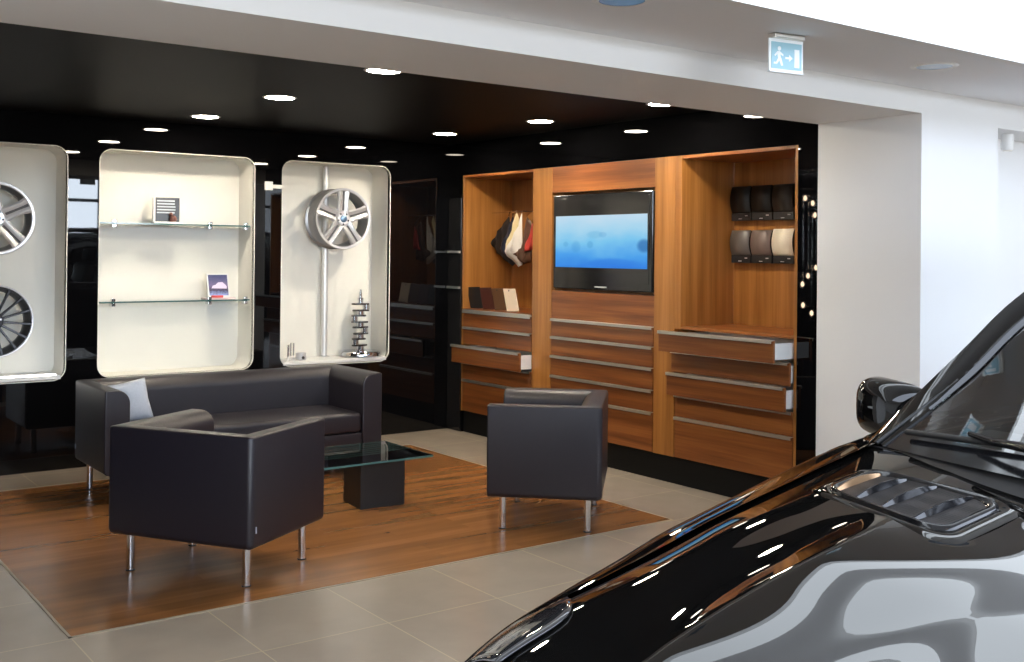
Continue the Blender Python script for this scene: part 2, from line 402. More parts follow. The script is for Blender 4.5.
M['sign_face'] = pbr('escape_sign_face', lin(150, 190, 205), .3, emit=lin(150, 205, 225), es=.12)
M['sign_white'] = pbr('escape_sign_white', (.80, .84, .86, 1), .4, emit=(.9, .97, 1, 1), es=.12)
t = thing('exit_sign', 'small pale blue escape sign with running figure hanging under white ceiling', 'exit sign', (3.515, 2.87, ZC), -.16)
bm = B(); box(bm, -.075, .085, -.022, .022, -.02, 0, .004); obj('ceiling_mount', bm, M['alu'], t)
bm = B(); box(bm, -.09, .09, -.004, .004, -.152, -.02, .002); obj('acrylic_plate', bm, M['sign_white'], t)
bm = B(); box(bm, -.080, .080, -.0065, -.0045, -.142, -.034); fp = obj('sign_panel', bm, M['sign_face'], t)
bm = B(); box(bm, -.09, .09, -.0085, .0085, -.158, -.150, .002)
obj('light_edge', bm, M['sign_white'], t)
bm = B()
y0, y1 = -.0085, -.0066
def pb(*pts): prism(bm, pts, 'XZ', y0, y1)
prism(bm, [(-.040+.009*math.cos(a*PI/6), -.060+.009*math.sin(a*PI/6)) for a in range(12)], 'XZ', y0, y1)
pb((-.052, -.072), (-.038, -.070), (-.032, -.098), (-.046, -.100)); pb((-.036, -.072), (-.018, -.084), (-.020, -.090), (-.038, -.082))
pb((-.052, -.074), (-.066, -.088), (-.062, -.093), (-.048, -.082)); pb((-.044, -.098), (-.030, -.098), (-.020, -.128), (-.030, -.130))
pb((-.046, -.098), (-.036, -.104), (-.052, -.124), (-.070, -.124), (-.068, -.116), (-.056, -.116))
pb((-.008, -.092), (.012, -.092), (.012, -.082), (.030, -.096), (.012, -.110), (.012, -.100), (-.008, -.100)); pb((.040, -.058), (.066, -.058), (.066, -.132), (.040, -.132))
obj('pictogram', bm, M['sign_white'], fp)
t = thing('spot_lamp', 'small white cylinder spotlight under the bulkhead at the right edge', 'spotlight', (6.31, YA+.12, 2.30))
bm = B(); lathe(bm, [(.0, -.10), (.032, -.10), (.036, -.092), (.036, -.012), (.032, 0), (0, 0)], seg=24, caps=False); obj('lamp_body', bm, M['trimwhite'], t, smooth=40)
bm = B(); lathe(bm, [(0, -.108), (.026, -.106), (.028, -.10), (0, -.10)], seg=24, caps=False); obj('lamp_lens', bm, M['alu'], t, smooth=40)

# ------------------------------------------------------------------ display niches
def niche(i, label):
    x0, x1, z0, z1 = NICHES[i]; w_ = (x1-x0)/2; cx = (x0+x1)/2
    t = thing('display_niche', label, 'display niche', (cx, YB, z0))
    h = z1-z0
    bm = B()
    prof = rrect(-w_, w_, 0, h, RN, 8)
    grid(bm, [[(u, y, v) for u, v in prof] for y in (.0, .06, .30)], closed_v=True)
    obj('lining', bm, M['cream'], t, smooth=50)
    bm = B(); prism(bm, prof, 'XZ', .30, .32); obj('back_panel', bm, M['cream'], t)
    bm = B()
    o2 = rrect(-w_-.006, w_+.006, -.006, h+.006, RN+.006, 8)
    grid(bm, [[(u, -.006, v) for u, v in o2], [(u, -.006, v) for u, v in prof], [(u, .012, v) for u, v in prof]], closed_v=True)
    obj('edge_trim', bm, M['cream'], t, smooth=60)
    if i == 0: bm = B(); box(bm, -w_+.09, w_-.06, -.010, .012, .035, .044, .002); obj('light_strip', bm, M['led'], t)
    return t
n1 = niche(0, 'cream display niche cut by the left edge holding two wheels')
n2 = niche(1, 'widest cream display niche behind the sofa with two glass shelves')
n3 = niche(2, 'cream display niche with silver wheel on a pole and a crankshaft')
# white ledges at the foot of the outer niches
for t, wd in ((n1, .93), (n3, .93)):
    bm = B(); box(bm, -wd/2, wd/2, -.012, .285, .006, .034, .003); obj('ledge', bm, M['trimwhite'], t)
# glass shelves
for z, lab in ((1.735, 'upper glass shelf in the middle niche'), (1.160, 'lower glass shelf in the middle niche')):
    t = thing('glass_shelf', lab+', held by small steel clips', 'shelf', (2.814, YB, z))
    bm = B(); box(bm, -.574, .574, .045, .28, -.005, .005, .001); obj('shelf_pane', bm, M['glass'], t)
    bm = B(); box(bm, -.574, .574, .0405, .0445, -.005, .005); obj('front_edge', bm, M['glass_edge'], t)
    for x in (-.47, .25, .54):
        bm = B(); box(bm, x-.014, x+.014, .03, .10, -.030, -.0055, .004); box(bm, x-.014, x+.014, .03, .07, .0055, .026, .004); obj('shelf_clip', bm, M['chrome'], t)
# poles
def pole(x, lab):
    t = thing('display_pole', lab, 'pole', (x, 8.2, ZN+.034))
    bm = B(); tube(bm, [(0, 0, .012), (0, 0, 1.594)], .026, 24); obj('pole', bm, M['satin'], t, smooth=40)
    bm = B(); lathe(bm, [(0, 0), (.045, 0), (.045, .008), (.02, .014), (0, .014)], seg=24, caps=False); obj('foot_plate', bm, M['chrome'], t, smooth=40)
pole(4.139, 'upright steel pole carrying the silver wheel in the right niche')
pole(1.545, 'upright steel pole behind the wheels in the leftmost niche')

# ------------------------------------------------------------------ wheels
def rim_barrel(R, depth):
    """lip, outer barrel and inner barrel, axis y, front at y=0"""
    prof = [(R*.915, .004), (R*.93, -.004), (R*.985, -.006), (R, 0), (R, .014), (R*.93, .022), (R*.91, .05), (R*.86, .075), (R*.86, depth-.06), (R*.93, depth-.02), (R, depth-.012),
            (R, depth), (R*.96, depth), (R*.91, depth-.03), (R*.835, depth-.06), (R*.835, .075), (R*.885, .045), (R*.915, .004)]
    bm = B(); lathe(bm, prof, 'Y', seg=64, caps=False); return bm
def star_rim(loc, label, rot=0):
    R = .252
    t = thing('alloy_wheel', label, 'alloy wheel', loc)
    obj('rim', rim_barrel(R, .20), M['rimgrey'], t, smooth=35)
    bm = B(); lathe(bm, [(R*.905, .002), (R*.93, -.0065), (R*.985, -.0085), (R*1.002, -.002), (R*.985, -.004)], 'Y', seg=64, caps=False); obj('polished_lip', bm, M['silver'], t, smooth=40)
    for k in range(5):
        a = PI/2+rot+2*PI*k/5
        bm = B()
        # spoke along +u: wide at the hub, waist, then opening out at the rim; raised centre line
        st = [(.030, .050, .008), (.07, .054, .002), (.12, .046, -.003), (.18, .048, -.005), (R*.93, .060, -.003)]
        rows = []
        for r, hw, y in st:
            rows.append([(r, -hw, y+.012), (r, -hw*.72, y), (r, -hw*.34, y+.004), (r, 0, y+.016), (r, hw*.34, y+.004), (r, hw*.72, y), (r, hw, y+.012), (r, hw*.8, y+.05), (r, -hw*.8, y+.05)])
        rows = [[(p[0]*math.cos(a)-p[1]*math.sin(a), p[2], p[0]*math.sin(a)+p[1]*math.cos(a)) for p in row] for row in rows]
        V = grid(bm, rows, closed_v=True); bm.faces.new(V[0]); bm.faces.new(V[-1])
        sk = obj('spoke', bm, M['silver'], t, smooth=30)
        gr = [(r, hw*.17, y+.0075) for r, hw, y in st[1:]]
        bm = B(); rows = [[(r, -h_, y), (r, 0, y+.0075), (r, h_, y)] for r, h_, y in gr]
        grid(bm, [[(p[0]*math.cos(a)-p[1]*math.sin(a), p[2], p[0]*math.sin(a)+p[1]*math.cos(a)) for p in row] for row in rows]); obj('spoke_groove', bm, M['groove'], sk)
    bm = B(); lathe(bm, [(0, -.004), (.052, -.002), (.060, .006), (.062, .06), (0, .06)], 'Y', seg=40, caps=False)
    hb = obj('hub', bm, M['silver'], t, smooth=40)
    for k in range(5):
        a = -PI/2+rot+2*PI*k/5
        bm = B(); lathe(bm, [(0, -.006), (.007, -.006), (.008, -.002), (.008, .01), (0, .01)], 'Y', (.046*math.cos(a), 0, .046*math.sin(a)), 12, caps=False); obj('wheel_bolt', bm, M['darkmetal'], hb, smooth=40)
    bm = B(); lathe(bm, [(0, -.014), (.020, -.013), (.028, -.009), (.030, -.002), (0, -.002)], 'Y', seg=32, caps=False); obj('hub_cap', bm, pbr('hub_cap_grey', lin(120, 150, 180), .25, metal=.4), t, smooth=40)
    return t
def multi_rim(loc, label):
    R = .250
    t = thing('alloy_wheel', label, 'alloy wheel', loc)
    obj('rim', rim_barrel(R, .20), M['darkmetal'], t, smooth=35)
    bm = B(); lathe(bm, [(R*.955, -.0065), (R*.985, -.0085), (R*1.002, -.002), (R*.985, -.004)], 'Y', seg=64, caps=False); obj('polished_lip', bm, M['silver'], t, smooth=40)
    for k in range(15):
        a = PI/2+2*PI*k/15
        bm = B(); rows = []
        for r, hw, y in [(.04, .009, .02), (.09, .007, .012), (.17, .007, .004), (R*.93, .013, .0)]:
            rows.append([(r, -hw, y+.006), (r, -hw*.5, y), (r, hw*.5, y), (r, hw, y+.006), (r, hw, y+.03), (r, -hw, y+.03)])
        rows = [[(p[0]*math.cos(a)-p[1]*math.sin(a), p[2], p[0]*math.sin(a)+p[1]*math.cos(a)) for p in row] for row in rows]
        V = grid(bm, rows, closed_v=True); bm.faces.new(V[0]); bm.faces.new(V[-1])
        obj('spoke', bm, M['darkmetal'], t, smooth=30)
    bm = B(); lathe(bm, [(0, .006), (.05, .008), (.06, .018), (.062, .06), (0, .06)], 'Y', seg=40, caps=False); hb = obj('hub', bm, M['darkmetal'], t, smooth=40)
    for k in range(5):
        a = PI/2+2*PI*k/5
        bm = B(); lathe(bm, [(0, .002), (.007, .002), (.008, .006), (.008, .014), (0, .014)], 'Y', (.042*math.cos(a), 0, .042*math.sin(a)), 12, caps=False); obj('wheel_bolt', bm, M['silver'], hb, smooth=40)
    bm = B(); lathe(bm, [(0, -.002), (.024, 0), (.027, .008), (0, .008)], 'Y', seg=32, caps=False); obj('hub_cap', bm, M['silver'], t, smooth=40)
    return t
star_rim((4.185, 7.965, 1.815), 'silver five-spoke alloy wheel hung on the pole in the right niche', rot=-.02)
star_rim((1.555, 7.98, 1.750), 'silver five-spoke wheel at the top left edge above the dark wheel', rot=.12)
multi_rim((1.556, 7.98, 1.046), 'dark many-spoked alloy wheel at the left edge under the silver one')

# ------------------------------------------------------------------ crankshaft, piston, valves
t = thing('crankshaft_display', 'polished crankshaft standing upright on a round steel base in the right niche', 'crankshaft', (4.425, 8.10, ZN+.034))
bm = B(); lathe(bm, [(0, 0), (.170, 0), (.182, .008), (.182, .034), (.172, .046), (.150, .046), (.14, .040), (.0, .040)], seg=48, caps=False); obj('base', bm, M['chrome'], t, smooth=40)
bm = B(); lathe(bm, [(0, .040), (.05, .040), (.05, .050), (.03, .054), (.03, .06), (0, .06)], seg=24, caps=False); obj('mounting_flange', bm, M['chrome'], t, smooth=40)
# main journals on the axis, crank pins off it, webs between
z = .055
for i, a in enumerate((3.3, .25, 2.9, -.15)):
    d = Vector((math.cos(a), math.sin(a), 0))*.052; dn = d.normalized(); nrm = Vector((-dn.y, dn.x, 0))
    bm = B(); lathe(bm, [(0, z), (.034, z), (.034, z+.030), (0, z+.030)], seg=24, caps=False); obj('journal', bm, M['chrome'], t, smooth=40)
    for zz, cw in ((z+.030, .055), (z+.084, .062 if i % 2 else .040)):
        pr_ = [d+dn*.024*math.cos(-PI/2+PI*k/8)+nrm*.036*math.sin(-PI/2+PI*k/8) for k in range(9)]
        pr_ += [-dn*cw*.35+dn*cw*math.cos(PI/2+PI*k/8)*.9+nrm*.040*math.sin(PI/2+PI*k/8) for k in range(9)]
        bm = B(); prism(bm, [(p.x, p.y) for p in pr_], 'XY', zz, zz+.014); obj('crank_web', bm, M['darkchrome'], t, bevel=.002)
    bm = B(); lathe(bm, [(0, z+.044), (.030, z+.044), (.030, z+.084), (0, z+.084)], org=(d.x, d.y, 0), seg=24, caps=False); obj('crank_pin', bm, M['chrome'], t, smooth=40)
    z += .098
bm = B()
lathe(bm, [(0, z), (.022, z), (.022, z+.03), (.026, z+.03), (.026, z+.045), (.013, z+.05), (.013, z+.09), (.009, z+.092), (.009, z+.115), (0, z+.115)], seg=20, caps=False)
obj('shaft_nose', bm, M['chrome'], t, smooth=40)
t = thing('piston', 'small steel piston standing low at the left foot of the right niche', 'piston', (3.862, 8.06, ZN+.034))
bm = B(); lathe(bm, [(0, 0), (.040, 0), (.042, .004), (.042, .030), (.039, .031), (.039, .034), (.042, .035), (.042, .042), (.039, .043), (.039, .046), (.042, .047), (.042, .056), (.036, .058), (0, .053)], seg=32, caps=False)
obj('piston_body', bm, M['silver'], t, smooth=40)
bm = B(); tube(bm, [(0, -.046, .020), (0, .046, .020)], .012, 16); obj('gudgeon_pin', bm, M['darkmetal'], t, smooth=40)
for k, (dx, dy, hh, lab) in enumerate(((3.742, 8.05, .125, 'engine valve standing farthest left beside the small piston'), (3.772, 8.10, .120, 'second engine valve from the left beside the small piston'),
                                       (3.800, 8.12, .135, 'third engine valve from the left, just behind the small piston'), (3.835, 8.14, .130, 'engine valve standing behind the piston, nearest to it'))):
    t = thing('engine_valve', lab, 'engine valve', (dx, dy, ZN+.034))
    bm = B(); lathe(bm, [(0, 0), (.014, 0), (.014, .003), (.007, .012), (.0055, .02), (.0055, .03), (0, .03)], seg=20, caps=False); obj('valve_head', bm, M['silver'], t, smooth=40)
    bm = B(); tube(bm, [(0, 0, .028), (0, 0, hh)], .0055, 12); obj('valve_stem', bm, M['chrome'], t, smooth=40)

# ------------------------------------------------------------------ the two small displays on the glass shelves
t = thing('display_board', 'small dark framed text board with a tiny figure on the upper glass shelf', 'display board', (2.755, 8.06, 1.741), rz=-.12)
bm = B(); box(bm, -.088, .088, -.012, .004, .014, .196, .003); bd = obj('board', bm, pbr('board_black', (.02, .021, .024, 1), .3), t)
bm = B(); box(bm, -.104, -.089, -.014, .03, .006, .196, .003); obj('side_post', bm, M['trimwhite'], t)
bm = B()
for k, L in enumerate((.13, .13, .135, .135, .13)): box(bm, -.078, -.078+L, -.0135, -.0121, .166-.022*k, .176-.022*k)
obj('text_lines', bm, pbr('text_grey', lin(190, 195, 200), .5), bd)
bm = B(); box(bm, -.11, .105, -.055, .05, 0, .0135, .003); obj('base', bm, M['trimwhite'], t)
bm = B()
lathe(bm, [(0, .014), (.022, .014), (.03, .03), (.026, .05), (.014, .06), (0, .062)], org=(.035, -.035, 0), seg=16, caps=False)
lathe(bm, [(0, .055), (.013, .06), (.016, .07), (.01, .082), (0, .085)], org=(.02, -.037, 0), seg=14, caps=False)
obj('figure', bm, pbr('figure_brown', lin(110, 70, 62), .5), t, smooth=60)
t = thing('display_board', 'small picture card of a pale car leaning on the lower glass shelf', 'display board', (3.165, 8.06, 1.166), rz=-.05)
bm = B(); box(bm, -.125, .115, -.06, .05, 0, .014, .003); obj('base', bm, pbr('base_pink_white', lin(225, 205, 205), .4), t)
bm = B(); prism(bm, [(-.012, .014), (.004, .014), (.062, .196), (.046, .196)], 'YZ', -.085, .085); cd = obj('card', bm, M['trimwhite'], t, bevel=.002)
mt, nt, out = new_mat('card_picture')
tcn = N(nt, 'ShaderNodeTexCoord'); sp = N(nt, 'ShaderNodeSeparateXYZ'); nt.links.new(tcn.outputs['Generated'], sp.inputs[0])
cr = N(nt, 'ShaderNodeValToRGB'); e = cr.color_ramp.elements; e[0].position = 0; e[0].color = lin(150, 170, 225); e[1].position = 1; e[1].color = lin(66, 78, 120)
for ps, c in ((.25, lin(70, 66, 90)), (.5, lin(120, 110, 150))): q = e.new(ps); q.color = c
nz = N(nt, 'ShaderNodeTexNoise'); nz.inputs['Scale'].default_value = 9; nt.links.new(tcn.outputs['Generated'], nz.inputs['Vector'])
ma = N(nt, 'ShaderNodeMath', operation='MULTIPLY_ADD'); ma.inputs[1].default_value = .3; nt.links.new(nz.outputs['Fac'], ma.inputs[0]); 
sb = N(nt, 'ShaderNodeMath', operation='SUBTRACT'); sb.inputs[1].default_value = .15; nt.links.new(sp.outputs['Z'], sb.inputs[0]); nt.links.new(sb.outputs[0], ma.inputs[2])
nt.links.new(ma.outputs[0], cr.inputs[0]); p = N(nt, 'ShaderNodeBsdfPrincipled'); nt.links.new(cr.outputs[0], p.inputs['Base Color']); p.inputs['Roughness'].default_value = .3; nt.links.new(p.outputs[0], out.inputs[0])
bm = B()
def slant(y0, z): return -.012+(z-.014)*(.058/.182)+y0
prism(bm, [(slant(-.0022, .03), .03), (slant(-.0004, .03), .03), (slant(-.0004, .188), .188), (slant(-.0022, .188), .188)], 'YZ', -.075, .075); pic = obj('picture', bm, mt, cd)
bm = B()
car2 = [(-.055, .085), (-.045, .105), (-.02, .112), (.0, .13), (.035, .132), (.055, .112), (.065, .10), (.063, .082)]
V = [[bm.verts.new((x, slant(yy, z_), z_)) for x, z_ in car2] for yy in (-.0042, -.0023)]
bm.faces.new(V[0]); bm.faces.new(V[1][::-1])
for i in range(len(car2)): j = (i+1) % len(car2); bm.faces.new((V[0][i], V[0][j], V[1][j], V[1][i]))
obj('printed_car', bm, pbr('print_lilac', lin(225, 210, 240), .4), pic)
bm = B(); box(bm, -.07, .02, -.05, -.026, .0145, .032, .004); obj('red_label', bm, pbr('label_red', lin(225, 90, 90), .4), t)

# small white wall clamp between the niches
t = thing('wall_clamp', 'small white square clamp with a steel bar between the middle and right niches', 'wall clamp', (3.515, YB, 2.055))
bm = B(); box(bm, -.034, .030, -.022, 0, -.034, .034, .004); obj('clamp_plate', bm, M['trimwhite'], t)
bm = B(); box(bm, .030, .116, -.014, -.002, -.018, .012, .003); obj('steel_bar', bm, M['alu'], t)

# ------------------------------------------------------------------ wooden cabinets along the right wall
XC = XP+.02
ROW = [1.045, .908, .762, .610, .458, .185]       # drawer joints
XB = 5.745                                        # back of the open bays
T = .022
def drawer(parent, y0, y1, z0, z1, out, org, handle=True):
    """front panel + white box behind + aluminium edge handle, pulled out by `out`"""
    ox, oy, oz = org
    g = .0025
    x0 = XC-.02-out-ox
    bm = B(); box(bm, x0, x0+.02, y0+g-oy, y1-g-oy, z0+g-oz, z1-g-oz, .0015); d = obj('drawer', bm, M['wood_h'], parent)
    bm = B()
    a, b = y0+.012-oy, y1-.012-oy; zz0, zz1 = z0+.02-oz, z1-.022-oz; xe = x0+.47
    box(bm, x0+.0205, xe, a, a+.012, zz0, zz1); box(bm, x0+.0205, xe, b-.012, b, zz0, zz1); box(bm, x0+.0205, xe, a+.012, b-.012, zz0, zz0+.012); box(bm, xe-.012, xe, a+.012, b-.012, zz0+.012, zz1)
    obj('drawer_box', bm, M['trimwhite'], d)
    if handle:
        bm = B(); box(bm, x0-.017, x0+.012, y0+.006-oy, y1-.006-oy, z1-.0045-oz, z1+.0015-oz, .001); box(bm, x0-.017, x0-.012, y0+.006-oy, y1-.006-oy, z1-.018-oz, z1-.0045-oz)
        obj('handle', bm, M['alu'], d)
    return d
# left unit: open bay above five drawers
ya, yb = 6.752, CY1
org = (XC, (ya+yb)/2, CZ0)
t = thing('wooden_cabinet', 'left wooden wall cabinet with hanging leather swatches and one pulled-out drawer', 'cabinet', org)
def cb(name, x0, x1, y0, y1, z0, z1, mat, bev=.0015):
    bm = B(); box(bm, x0-org[0], x1-org[0], y0-org[1], y1-org[1], z0-org[2], z1-org[2], bev); return obj(name, bm, mat, t)
cb('side_panel', XC-.02, XB, yb-T, yb, CZ0, CZ1, M['wood_v'])
cb('side_panel', XC+.001, XB, ya, ya+T, CZ0, CZ1-T, M['wood_v'])
cb('top_board', XC-.02, XB, ya, yb-T, CZ1-T, CZ1, M['wood_h'])
cb('back_panel', XB-.012, XB, ya+T, yb-T, CZ0, CZ1-T, M['wood_v'])
cb('shelf_board', XC-.016, XB-.012, ya+T, yb-T, 1.048, 1.066, M['wood_h'])
cb('bottom_board', XC, XB-.012, ya+T, yb-T, CZ0, CZ0+T, M['wood_h'])
cb('shelf_edge', XC-.030, XC-.0165, ya+.004, yb-T, 1.046, 1.060, M['alu'])
for k in range(5): drawer(t, ya+.002, yb-T if k != 2 else yb-T, ROW[k+1], ROW[k], .118 if k == 2 else 0, org)
# centre unit with posts and the screen recess
org = (XC, (5.12+6.752)/2, CZ0)
t = thing('wooden_cabinet', 'centre wooden wall cabinet with the screen set above five closed drawers', 'cabinet', org)
cb('post', XC-.02, XB, 6.510, 6.750, CZ0, CZ1, M['wood_v'])
cb('post', XC-.02, XB, 5.180, 5.378, CZ0, CZ1, M['wood_v'])
cb('post_edge', XC-.02, XB, 5.122, 5.179, 1.048, CZ1, M['wood_v'])
cb('upper_panel', XC-.018, XC+.10, 5.380, 6.508, 2.012, CZ1-.001, M['wood_h'])
cb('lower_panel', XC-.018, XC+.10, 5.380, 6.508, 1.048, 1.262, M['wood_h'])
cb('recess_back', XC+.085, XC+.10, 5.380, 6.508, 1.262, 2.012, M['wood_v'])
cb('back_panel', XB-.012, XB, 5.380, 6.508, CZ0, 1.04, M['wood_h'])
for k in range(5): drawer(t, 5.383, 6.507, ROW[k+1], ROW[k], 0, org)
# right unit: open bay with the covers, drawers pulled out unevenly
ya, yb = CY0, 5.178
org = (XC, (ya+5.12)/2, CZ0)
t = thing('wooden_cabinet', 'right wooden wall cabinet with curved leather covers and three drawers pulled open', 'cabinet', org)
cb('side_panel', XC-.02, XB, ya, ya+T, CZ0, CZ1, M['wood_v'])
cb('top_board', XC-.02, XB, ya+T, 5.12, CZ1-T, CZ1, M['wood_h'])
cb('back_panel', XB-.012, XB, ya+T, 5.12, CZ0, CZ1-T, M['wood_v'])
cb('shelf_board', XC-.016, XB-.012, ya+T, 5.12, 1.048, 1.066, M['wood_h'])
cb('bottom_board', XC, XB-.012, ya+T, 5.12, CZ0, CZ0+T, M['wood_h'])
for k, o_ in enumerate((.182, .035, .078, 0, 0)): drawer(t, ya+T+.004, yb-.004 if k else yb-.03, ROW[k+1], ROW[k], o_, org)

# screen
def screen_mat():
    mt, nt, out = new_mat('lit_screen_picture')
    tc = N(nt, 'ShaderNodeTexCoord'); sp = N(nt, 'ShaderNodeSeparateXYZ'); nt.links.new(tc.outputs['Generated'], sp.inputs[0])
    cr = N(nt, 'ShaderNodeValToRGB'); e = cr.color_ramp.elements
    e[0].position = 0; e[0].color = lin(62, 140, 238); e[1].position = 1; e[1].color = lin(205, 232, 250)
    for ps, c in ((.22, lin(84, 170, 246)), (.5, lin(132, 208, 250)), (.72, lin(176, 224, 250))): q = e.new(ps); q.color = c
    nz = N(nt, 'ShaderNodeTexNoise'); nz.inputs['Scale'].default_value = 3.2; nz.inputs['Detail'].default_value = 3
    nt.links.new(tc.outputs['Generated'], nz.inputs['Vector'])
    ma = N(nt, 'ShaderNodeMath', operation='MULTIPLY_ADD'); ma.inputs[1].default_value = .36
    nt.links.new(nz.outputs['Fac'], ma.inputs[0])
    sb = N(nt, 'ShaderNodeMath', operation='SUBTRACT'); sb.inputs[1].default_value = .18; nt.links.new(sp.outputs['Z'], sb.inputs[0]); nt.links.new(sb.outputs[0], ma.inputs[2])
    nt.links.new(ma.outputs[0], cr.inputs[0])
    # soft darker blobs: a blurred vehicle shape
    def blob(cy, cz, ry, rz):
        a = N(nt, 'ShaderNodeMath', operation='SUBTRACT'); a.inputs[1].default_value = cy; nt.links.new(sp.outputs['Y'], a.inputs[0])
        a2 = N(nt, 'ShaderNodeMath', operation='DIVIDE'); a2.inputs[1].default_value = ry; nt.links.new(a.outputs[0], a2.inputs[0])
        b = N(nt, 'ShaderNodeMath', operation='SUBTRACT'); b.inputs[1].default_value = cz; nt.links.new(sp.outputs['Z'], b.inputs[0])
        b2 = N(nt, 'ShaderNodeMath', operation='DIVIDE'); b2.inputs[1].default_value = rz; nt.links.new(b.outputs[0], b2.inputs[0])
        a3 = N(nt, 'ShaderNodeMath', operation='POWER'); a3.inputs[1].default_value = 2; nt.links.new(a2.outputs[0], a3.inputs[0])
        b3 = N(nt, 'ShaderNodeMath', operation='POWER'); b3.inputs[1].default_value = 2; nt.links.new(b2.outputs[0], b3.inputs[0])
        s = N(nt, 'ShaderNodeMath', operation='ADD'); nt.links.new(a3.outputs[0], s.inputs[0]); nt.links.new(b3.outputs[0], s.inputs[1])
        mr = N(nt, 'ShaderNodeMapRange'); mr.interpolation_type = 'SMOOTHSTEP'; mr.inputs['From Min'].default_value = .2; mr.inputs['From Max'].default_value = 1.2; mr.inputs['To Min'].default_value = 1; mr.inputs['To Max'].default_value = 0
        nt.links.new(s.outputs[0], mr.inputs['Value']); return mr.outputs['Result']
    col = cr.outputs[0]
    # Y runs right-to-left in the picture
    for (cy, cz, ry, rz, k, dc) in ((.76, .40, .06, .13, .3, lin(70, 150, 215)), (.60, .44, .04, .08, .4, lin(80, 160, 215)), (.88, .45, .035, .06, .35, lin(80, 160, 215)),
                                    (.55, .63, .10, .08, .35, lin(110, 185, 225)), (.46, .63, .05, .06, .3, lin(90, 165, 220)), (.03, .42, .08, .14, .75, lin(52, 110, 180)), (.35, .08, .3, .12, .5, lin(50, 120, 232))):
        mx = N(nt, 'ShaderNodeMix', data_type='RGBA'); f = N(nt, 'ShaderNodeMath', operation='MULTIPLY'); f.inputs[1].default_value = k
        nt.links.new(blob(cy, cz, ry, rz), f.inputs[0]); nt.links.new(f.outputs[0], mx.inputs['Factor']); nt.links.new(col, mx.inputs['A']); mx.inputs['B'].default_value = dc; col = mx.outputs['Result']
    e_ = N(nt, 'ShaderNodeEmission'); e_.inputs[1].default_value = 1.0; nt.links.new(col, e_.inputs[0]); nt.links.new(e_.outputs[0], out.inputs[0])
    return mt
org = (XC, 5.935, 1.275)
t = thing('television', 'wide black flat screen showing a blue picture in the centre wooden cabinet', 'television', org)
TY0, TY1, TZ0, TZ1 = 5.392, 6.478, 1.282, 1.990
cb('casing', XC-.028, XC+.04, TY0, TY1, TZ0, TZ1, M['black'], .006)
cb('screen_glass', XC-.0305, XC-.0282, TY0+.03, TY1-.03, TZ0+.055, TZ1-.03, M['black'], .0005)
scr = cb('screen_picture', XC-.0335, XC-.0308, TY0+.045, TY1-.035, TZ0+.162, TZ0+.548, screen_mat(), 0)
cb('maker_badge', XC-.031, XC-.0282, 5.86, 5.99, TZ0+.018, TZ0+.027, M['silver'], .0005)
cb('wall_mount', XC+.04, XC+.085, 5.75, 6.12, TZ0+.2, TZ1-.2, M['blackmatt'])

# curved leather covers, two rows of three, in the right bay
LC = {'black': pbr('cover_black_leather', (.008, .008, .008, 1), .4, bump=(200, .2, .002)), 'grey': pbr('cover_grey_leather', lin(98, 92, 88), .45, bump=(200, .2, .002)),
      'taupe': pbr('cover_taupe_leather', lin(118, 104, 98), .45, bump=(200, .2, .002)), 'cream': pbr('cover_cream_leather', lin(232, 224, 205), .45, bump=(200, .2, .002)),
      'soot': pbr('cover_soot_leather', (.02, .018, .017, 1), .45, bump=(200, .2, .002))}
def cover(y0, y1, z0, z1, mat, lab):
    t = thing('leather_cover', lab, 'leather sample', (XB-.012, (y0+y1)/2, z0)); hw = (y1-y0)/2-.003; h = z1-z0; zb_ = .052
    bm = B(); box(bm, -.012, 0, -hw, hw, 0, h, .001); box(bm, -.05, -.012, -hw, hw, 0, zb_, .002); pl = obj('holder', bm, M['blackmatt'], t)
    bm = B(); box(bm, -.0535, -.0505, -hw*.10, hw*.22, .010, .015); box(bm, -.0535, -.0505, -hw*.7, -hw*.45, .03, .036); obj('maker_mark', bm, M['silver'], pl)
    bm = B(); rows = []
    n = 16
    for k in range(n+1):
        a = k/n; z = zb_+.001+(h-zb_)*a
        x = -.034-.030*math.sin(PI*(.08+.84*a))
        rows.append([(x, -hw, z), (x, hw, z)])
    Vv = [[Vector(p) for p in r] for r in rows]
    grid(bm, rows); obj('leather_skin', bm, mat, t, smooth=60, solid=-.004)
for (ya_, yb_, za, zb_, mt_, lab) in ((4.925, 5.100, 1.785, 2.018, 'black', 'black curved leather cover, upper row, next to the cabinet post'), (4.742, 4.918, 1.785, 2.018, 'black', 'black curved leather cover in the middle of the upper row'),
                                (4.560, 4.735, 1.785, 2.018, 'soot', 'sooty black curved leather cover in the upper row, over the cream one'), (4.925, 5.100, 1.495, 1.716, 'grey', 'grey curved leather cover at the left of the lower row'),
                                (4.742, 4.918, 1.495, 1.716, 'taupe', 'taupe curved leather cover in the middle of the lower row'), (4.560, 4.735, 1.495, 1.722, 'cream', 'cream curved leather cover in the lower row at the right')):
    cover(ya_, yb_, za, zb_, LC[mt_], lab)

